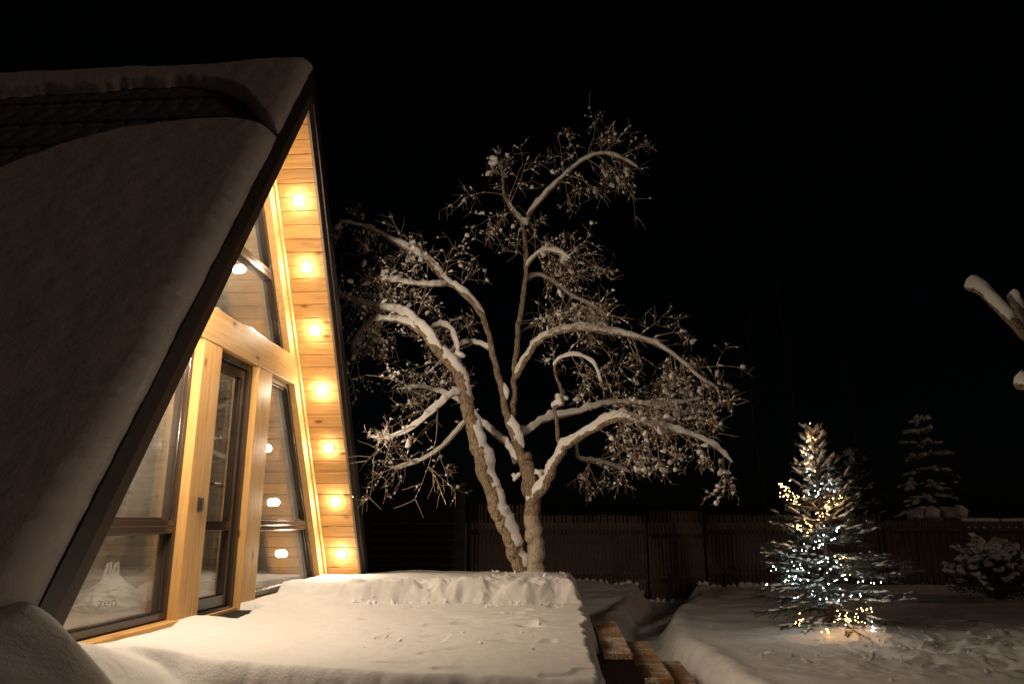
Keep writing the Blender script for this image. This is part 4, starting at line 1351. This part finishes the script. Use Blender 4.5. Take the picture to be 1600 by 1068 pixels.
def spruce(name, base, H, R, label, seed, nwh, snow, density=1.0, spread=None, group=None, shoot=1.0, droop=0.0, sn=1.0):
    g_ = np.random.default_rng(seed)
    root = empty(name, base, label, 'tree', 0, group)
    mb = MB()
    zz = np.linspace(0, H * 0.985, 14)
    mb.tube(np.stack([0.012 * np.sin(zz * 3), 0.012 * np.cos(zz * 2.3), zz], -1), np.interp(zz, [0, H], [0.012 * H + 0.012, 0.005]), 8)
    mb.build('trunk', SBARK, root, True)
    tb = Twigs(); sb = Blobs(); NV = []

    def shoot_needles(pts):
        """bottle-brush of needles along a polyline"""
        seglen = np.linalg.norm(np.diff(pts, axis=0), axis=1).sum()
        n = max(6, int(seglen * 420 * density))
        t = g_.random(n) * (len(pts) - 1); i = np.minimum(t.astype(int), len(pts) - 2)
        p = pts[i] + (pts[i + 1] - pts[i]) * (t - i)[:, None]
        d = pts[i + 1] - pts[i]; d /= np.linalg.norm(d, axis=1)[:, None] + 1e-9
        s = g_.normal(0, 1, (n, 3)); s -= d * (s * d).sum(1)[:, None]; s /= np.linalg.norm(s, axis=1)[:, None] + 1e-9
        dirn = d * 0.62 + s * 0.78
        ln = g_.uniform(0.016, 0.028, n)[:, None] * shoot
        wv_ = np.cross(dirn, g_.normal(0, 1, (n, 3))); wv_ /= np.linalg.norm(wv_, axis=1)[:, None] + 1e-9
        wv_ *= 0.0024 * shoot
        NV.append(np.stack([p - wv_, p + wv_, p + dirn * ln], 1).reshape(-1, 3))

    for k in range(nwh):
        f = (k + 0.5) / nwh
        z = H * (0.025 + 0.955 * f ** 0.95)
        rel = z / H
        rad = R * (spread(rel) if spread else (1 - rel) ** 0.85 + 0.03)
        nbr = int(round(8 - 3 * rel))
        ph = g_.uniform(0, 6.28)
        for q in range(nbr):
            az = ph + q * 2 * pi / nbr + g_.normal(0, 0.22)
            ln = rad * g_.uniform(0.72, 1.18) + 0.05
            rise = 0.95 * rel - 0.12 + g_.normal(0, 0.12)
            m = 8
            s = np.linspace(0, 1, m)
            rr = ln * s
            hz = z + g_.normal(0, 0.02) + ln * (rise * s - (0.22 - 0.2 * rel) * s ** 2 + 0.16 * s ** 3 - droop * s ** 1.8)
            pts = np.stack([np.cos(az) * rr, np.sin(az) * rr, hz], -1)
            pts += g_.normal(0, 0.008, pts.shape)
            tb.add(pts, 0.010 * (1 - rel) + 0.004, 0.0022)
            shoot_needles(pts)
            nsh = max(2, int(ln / 0.075 * 1.6))
            for _ in range(nsh):
                t = g_.uniform(0.15, 0.97); i = min(m - 2, int(t * (m - 1)))
                p = pts[i] + (pts[i + 1] - pts[i]) * (t * (m - 1) - i)
                d = pts[i + 1] - pts[i]; d /= np.linalg.norm(d)
                sd = np.cross(d, (0, 0, 1)); sd /= np.linalg.norm(sd) + 1e-9
                sg = 1 if g_.random() < 0.5 else -1
                dd = d * 0.75 + sd * sg * 0.65 + np.array([0, 0, g_.normal(-0.04, 0.16)]); dd /= np.linalg.norm(dd)
                L2 = ln * g_.uniform(0.22, 0.42) * (1.15 - t * 0.6) + 0.04
                sp = np.array([p, p + dd * L2 * 0.5, p + dd * L2 + np.array([0, 0, -0.02 * L2])])
                tb.add(sp, 0.0028, 0.0016); shoot_needles(sp)
                if g_.random() < snow * 0.55:
                    c = p + dd * L2 * g_.uniform(0.3, 0.8)
                    sb.add(c + np.array([0, 0, 0.012]), dd * g_.uniform(0.018, 0.045) * shoot * sn, 0.014 * shoot * sn * g_.uniform(0.8, 1.5), 0.010 * sn * shoot * g_.uniform(0.7, 1.5), g_.uniform(0, 9))
            for t in np.arange(0.25, 0.98, 0.10):
                if g_.random() < snow:
                    i = min(m - 2, int(t * (m - 1)))
                    d = pts[i + 1] - pts[i]
                    sb.add(pts[i] + d * g_.random() + np.array([0, 0, 0.014]), d / np.linalg.norm(d) * g_.uniform(0.03, 0.065) * shoot * sn, 0.02 * shoot * sn * g_.uniform(0.8, 1.6), 0.015 * sn * shoot * g_.uniform(0.7, 1.4), g_.uniform(0, 9))
    tip = np.array([(0, 0, H * 0.9), (0.003, 0, H * 0.95), (0, 0.002, H)])
    shoot_needles(tip); tb.add(tip, 0.006, 0.002)
    tb.build('branches', SBARK, root, (0, 0, 0))
    NVa = np.concatenate(NV)
    o = trimesh('needles', NVa, np.arange(len(NVa)).reshape(-1, 3), NEEDLE, root); o['kind'] = 'stuff'
    sb.build('branch_snow', SNOWT, root)
    return root


XT = px(1310, 990, 9.05)
SPX, SPY = 3.72, 9.05
sz0 = gz(SPX, SPY) - 0.03


def xs_(rel):
    return float(np.interp(rel, [0, 0.12, 0.3, 0.42, 0.55, 0.70, 0.80, 0.9, 1.0], [0.74, 0.92, 1.05, 0.64, 0.48, 0.36, 0.19, 0.15, 0.05]))


spruce('spruce_tree', (SPX, SPY, sz0), EYE + 1.13 - sz0, 0.80, 'young spruce lit by fairy lights standing in trodden snow', 12, 18, 0.5, 1.15, xs_, None, 1.0, 0.03, 1.15)


# fairy lights: two wire strings of tiny bulbs hung over the spruce
def string(name, label, clusters, col, strength, seed, frac=1.0):
    g_ = np.random.default_rng(seed)
    pts = []
    for (cx, cy, sx, sy, n, dep) in clusters:
        n = max(2, int(n * frac))
        for k in range(n):
            a = k / max(1, n - 1)
            x = cx + sx * (2 * (a * 1.0) - 1) * 0.6 + g_.normal(0, sx * 0.35)
            y = cy + g_.normal(0, sy * 0.55)
            p = px(x, y, SPY + dep + g_.normal(0, 0.06))
            pts.append(p)
    # visit neighbours in turn so that the wire runs through the branches
    pts = np.array(pts)
    root = empty(name, tuple(pts[0] + (0, 0, EYE)), label, 'fairy lights', 0, 'fairy light strings on the spruce')
    mb = MB(); mb.add(ICV1 * 0.0043, ICF1.tolist())
    em = emit_mat(name + '_bulb', col, strength)
    b0 = None
    for p in pts:
        if b0 is None:
            b0 = o = mb.build('bulb', em, root, True)
        else:
            o = b0.copy(); C.objects.link(o)
        o.location = tuple(p - pts[0])
        o.scale = (g_.uniform(0.7, 1.35),) * 3
    t = Twigs(); t.add(pts - pts[0], 0.0012, 0.0012)
    V = np.concatenate(t.V)
    trimesh('wire', V, np.array(t.F), BLACK, root, False, 4)
    return root


WARM = [(1265, 668, 5, 5, 4, 0.0), (1268, 684, 7, 8, 5, -0.08), (1262, 702, 9, 7, 6, -0.1), (1264, 718, 9, 8, 5, -0.1), (1268, 732, 6, 6, 3, -0.08),
        (1228, 768, 12, 9, 14, -0.22), (1240, 778, 14, 7, 12, -0.28), (1224, 757, 9, 6, 7, -0.2), (1305, 777, 12, 9, 14, -0.25), (1298, 792, 12, 8, 10, -0.25), (1282, 804, 12, 6, 8, -0.33),
        (1250, 820, 16, 7, 14, -0.36), (1262, 826, 12, 6, 6, -0.36), (1312, 872, 10, 6, 4, -0.45), (1322, 892, 9, 6, 4, -0.5),
        (1248, 970, 7, 9, 8, -0.6), (1291, 984, 7, 6, 4, -0.62), (1316, 962, 20, 12, 16, -0.6), (1338, 966, 16, 9, 10, -0.56), (1352, 950, 14, 8, 8, -0.5)]
COOL = [(1262, 708, 10, 20, 7, -0.05), (1262, 740, 8, 8, 5, -0.1), (1275, 770, 24, 12, 14, -0.28), (1290, 752, 10, 8, 4, -0.2), (1300, 835, 24, 14, 14, -0.38), (1262, 850, 26, 14, 10, -0.42), (1240, 882, 40, 10, 14, -0.5),
        (1290, 878, 18, 18, 10, -0.5), (1228, 906, 44, 9, 16, -0.55), (1300, 905, 40, 14, 14, -0.6), (1350, 910, 26, 10, 8, -0.5), (1260, 928, 32, 12, 10, -0.6), (1320, 935, 30, 12, 10, -0.6),
        (1360, 985, 10, 12, 6, -0.5), (1350, 1012, 20, 5, 12, -0.78)]
string('warm_string_lights', 'warm amber string of tiny fairy lights wound over the spruce', WARM, (1.0, 0.45, 0.12), 78.0, 3)
string('cool_string_lights', 'cool white string of tiny fairy lights wound over the spruce', COOL, (0.70, 0.95, 1.0), 100.0, 4, 0.78)

# spruces beyond the fence
spruce('spruce_tree', (9.78, 17.6, EYE - 1.3), 3.85, 0.95, 'tall spruce bowed with snow beyond the low fence', 44, 12, 0.36, 0.5,
       lambda r: float(np.interp(r, [0, 0.35, 0.5, 0.6, 0.75, 0.9, 1], [0.8, 0.95, 0.62, 0.75, 0.42, 0.2, 0.05])), 'spruces beyond the fence', 2.2, 0.55, 1.5)
spruce('spruce_tree', (8.35, 18.2, EYE - 1.3), 3.1, 1.0, 'darker smaller spruce left of the snow-bowed spruce', 45, 9, 0.25, 0.3, None, 'spruces beyond the fence', 2.2)
# rounded snow caps on posts behind the fence
PILLAR = plain('grey_pillar', (0.25, 0.22, 0.19), 0.9, 0, 0.3, 14)
for (xc, ww, lab) in ((9.16, 0.33, 'left of two broad posts with rounded snow caps behind the fence'), (9.87, 0.28, 'right of two broad posts with rounded snow caps behind the fence')):
    r0 = empty('gate_pillar', (xc, 16.7, EYE - 1.3), lab, 'pillar', 0, 'snow-capped pillars behind the fence')
    mb = MB(); mb.box((-ww + 0.03, -0.2, 0), (ww - 0.03, 0.2, 1.40)); mb.build('shaft', PILLAR, r0)
    bb = Blobs(True); bb.add(np.array([0, 0, 1.43]), (ww * 0.9, 0, 0), 0.26, 0.22, 2.0 + xc); o = bb.build('snow_cap', SNOWT, r0)
r0 = empty('garden_post', (8.82, 16.4, EYE - 1.3), 'small pale post with a snow knob beside the snow-capped pillars', 'post')
mb = MB(); mb.box((-0.05, -0.05, 0), (0.05, 0.05, 1.36)); mb.build('shaft', PILLAR, r0)
bb = Blobs(True); bb.add(np.array([-0.02, 0, 1.41]), (0.09, 0, 0), 0.09, 0.10, 2.0); bb.add(np.array([0.10, 0.0, 1.40]), (0.04, 0, 0.0), 0.05, 0.12, 4.0); bb.build('snow_knob', SNOWT, r0)

# slender bare trees far beyond
for (x, y, h, lab) in ((7.0, 21, 7.5, 'slender bare birch beyond the fence, left one'), (9.2, 24, 9.5, 'taller slender bare tree beyond the fence above the lit spruce'), (10.2, 22, 6.5, 'thin bare tree beyond the fence, right one')):
    r0 = empty('bare_tree', (x, y, EYE - 1.3), lab, 'tree', 0, 'bare trees beyond the fence')
    mb = MB(); zz = np.linspace(0, h, 16); mb.tube(np.stack([0.08 * np.sin(zz * 0.9 + x), 0 * zz, zz], -1), np.linspace(0.05, 0.008, 16), 7); mb.build('trunk', FARBARK, r0, True)
    t = Twigs()
    for k in range(46):
        z0 = rng.uniform(0.3, 0.97) * h; az = rng.uniform(0, 6.28); ln = (1.25 - z0 / h) * rng.uniform(0.5, 1.3)
        pts, _ = wander((0.08 * sin(z0 * 0.9 + x), 0, z0), (cos(az), sin(az), 0.9), ln, 5, 0.12, 0.04)
        t.add(pts, 0.012, 0.003)
        for q in range(4):
            i = rng.integers(1, 5); p2, _ = wander(pts[i], (cos(az + rng.normal(0, 0.8)), sin(az + rng.normal(0, 0.8)), 0.6), ln * 0.4, 4, 0.15, 0.0); t.add(p2, 0.005, 0.002)
    t.build('twigs', FARBARK, r0, (0, 0, 0))

# ------------------------------------------------------------------ round snow-laden bush
BX, BY = 7.95, 12.6
bush = empty('bush', (BX, BY, gz(BX, BY) - 0.02), 'rounded dark evergreen bush heaped with snow at the right', 'bush')
t = Twigs(); sb = Blobs(); LV = []
for k in range(150):
    az = rng.uniform(0, 6.28); el = rng.uniform(0.05, 1.5)
    rr = 0.62 + 0.07 * rng.normal()
    tip = np.array([cos(az) * cos(el) * rr * 1.05, sin(az) * cos(el) * rr, 0.12 + sin(el) * rr * 1.18])
    pts = np.array([tip * 0.08, tip * 0.5 + rng.normal(0, 0.03, 3), tip])
    t.add(pts, 0.008, 0.003)
    for q in range(26):
        c = pts[1] + (tip - pts[1]) * rng.uniform(0.1, 1.05) + rng.normal(0, 0.045, 3)
        d = rng.normal(0, 1, 3); d /= np.linalg.norm(d); s = np.cross(d, rng.normal(0, 1, 3)); s /= np.linalg.norm(s)
        LV.append([c, c + d * 0.03 + s * 0.013, c + d * 0.058, c + d * 0.03 - s * 0.013])
    if el > 0.25 or rng.random() < 0.35:
        for q in range(rng.integers(3, 7)):
            d = rng.normal(0, 1, 3); d[2] *= 0.3
            sb.add(tip * rng.uniform(0.92, 1.04) + np.array([rng.normal(0, 0.03), rng.normal(0, 0.03), 0.02]), d / np.linalg.norm(d) * rng.uniform(0.035, 0.085), rng.uniform(0.025, 0.06), rng.uniform(0.022, 0.055), rng.uniform(0, 9))
LEAF = plain('dark_leaf', (0.028, 0.04, 0.022), 0.5, 0, 0.4, 9)
t.build('branches', TWIG, bush, (0, 0, 0))
LV = np.array(LV).reshape(-1, 3)
o = trimesh('leaves', LV, np.arange(len(LV)).reshape(-1, 4), LEAF, bush, False, 4); o['kind'] = 'stuff'
sb.build('bush_snow', SNOWT, bush)

# ------------------------------------------------------------------ pruned tree at the right edge
PX, PY = px(1690, 620, 6.3)[0], 6.3
pr = empty('pruned_tree', (PX, PY, EYE - 1.3), 'hard-pruned tree whose sawn limb stubs carry snow at the right edge', 'tree')
POFF = np.array([PX, PY, -1.3])
CUT = plain('fresh_cut_wood', (0.50, 0.24, 0.07), 0.7, 0, 0.25, 30)
mb = MB(); P = catmull([(PX, PY, -1.35), (PX - 0.02, PY, -0.3), (PX - 0.05, PY - 0.02, 0.7), (PX - 0.08, PY - 0.05, 1.3), (PX - 0.10, PY - 0.06, 1.55)], 6)
mb.tube(P - POFF, np.linspace(0.15, 0.10, len(P)), 12); mb.v[0] += rng.normal(0, 0.006, mb.v[0].shape); mb.build('trunk', BARK, pr, True)
for spec, r0_, r1_ in (([px(1512, 448, 7.5), px(1532, 454, 7.35), px(1560, 480, 7.1), px(1600, 520, 6.8), px(1684, 606, 6.32)], 0.068, 0.085),
                       ([px(1579, 464, 7.2), px(1592, 486, 7.1), px(1612, 514, 6.9), px(1682, 590, 6.4)], 0.064, 0.075),
                       ([px(1590, 600, 6.9), px(1615, 606, 6.75), px(1686, 640, 6.35)], 0.078, 0.09)):
    P = catmull(spec, 6); R = np.linspace(r0_, r1_, len(P)) * 0.62
    R[0] *= 0.9
    mb = MB(); mb.tube(P - POFF, R, 10, cap=False); mb.v[0] += rng.normal(0, 0.003, mb.v[0].shape); o = mb.build('limb', BARK, pr, True)
    mb = MB()
    d = P[1] - P[0]; d /= np.linalg.norm(d); a = np.cross(d, (0, 0, 1)); a /= np.linalg.norm(a); b = np.cross(d, a)
    th = np.arange(12) * 2 * pi / 12
    mb.add([P[0] - POFF + d * 0.004 + R[0] * 1.02 * (cos(q) * a + sin(q) * b) for q in th] + [P[0] - POFF - d * 0.004], [(i, (i + 1) % 12, 12) for i in range(12)])
    mb.build('sawn_end', CUT, o)
    # snow cap, thicker at the tip
    T = np.gradient(P, axis=0); T /= np.linalg.norm(T, axis=1)[:, None]
    up = np.array([0, 0, 1.0]); nr = up - T * (T @ up)[:, None]; nr /= np.linalg.norm(nr, axis=1)[:, None]
    m = max(6, int(len(P) * 0.7)); V = []
    sd = np.cross(T, nr)
    angs = np.linspace(-0.3, pi + 0.3, 11)
    for k in range(m):
        f = k / (m - 1)
        th_ = (0.095 - 0.065 * f) * (1 if k > 0 else 0.65) * (0.2 if k == m - 1 else 1)
        for q in angs:
            jt = 1 + 0.05 * rng.normal()
            V.append(P[k] - POFF - (d * 0.012 if k == 0 else 0) + nr[k] * R[k] * 0.3 + sd[k] * cos(q) * R[k] * 0.98 * jt + nr[k] * max(-0.15, sin(q)) * (th_ + R[k] * 0.75) * jt)
    na = len(angs)
    F = [(k * na + q, k * na + q + 1, (k + 1) * na + q + 1, (k + 1) * na + q) for k in range(m - 1) for q in range(na - 1)] + [tuple(range(na)), tuple(range((m - 1) * na + na - 1, (m - 1) * na - 1, -1))]
    mb = MB(); mb.add(V, F); mb.build('limb_snow', SNOWT, pr, True)

# little heaps of snow at the feet of the fence pickets
bl = Blobs(True)
for i in range(34):
    x = 0.9 + i * 0.135 + random.uniform(-0.03, 0.03)
    bl.add(np.array([x, FY - 0.10, float(ground(np.array([x]), np.array([FY - 0.1]))[0]) + EYE + 0.01]), (random.uniform(0.035, 0.07), 0, 0), 0.05, random.uniform(0.03, 0.075), random.uniform(0, 9))
V = np.concatenate(bl.V)
o = trimesh('snow_heaps', V, np.concatenate(bl.F), SNOWT, None, True)
tag(o, 'small snow heaps at the feet of the fence and gate pickets', None, None, 'stuff')

# crumbs of snow broken from the banks
bl = Blobs()
for (n_, fx) in ((90, lambda: (rng.uniform(0.2, 2.35), rng.normal(1.12, 0.10))), (26, lambda: (rng.uniform(1.0, 2.4), rng.uniform(-1.3, 1.0))), (50, lambda: (rng.uniform(1.4, 2.3), rng.uniform(1.9, 2.8)))):
    for _ in range(n_):
        w_, u_ = fx()
        q = to_world(np.array([w_, u_, float(deck_snow(np.array([w_]), np.array([u_]))[0])]))
        r = 0.006 + 0.020 * rng.random() ** 3
        bl.add(q, rng.normal(0, 1, 3) * r, r * rng.uniform(0.7, 1.2), r * rng.uniform(0.7, 1.2), rng.uniform(0, 9))
for _ in range(230):
    x, y = (rng.normal(4.6, 1.3), rng.normal(7.7, 0.9)) if rng.random() < 0.6 else (rng.normal(3.8, 0.5), rng.normal(8.5, 0.4))
    r = 0.008 + 0.028 * rng.random() ** 3
    bl.add(np.array([x, y, gz(x, y) + r * 0.2]), rng.normal(0, 1, 3) * r, r * rng.uniform(0.7, 1.2), r * rng.uniform(0.6, 1.1), rng.uniform(0, 9))
o = trimesh('snow_crumbs', np.concatenate(bl.V), np.concatenate(bl.F), SNOW, None, True)
tag(o, 'loose crumbs of snow scattered on the deck and the trodden yard', None, None, 'stuff')
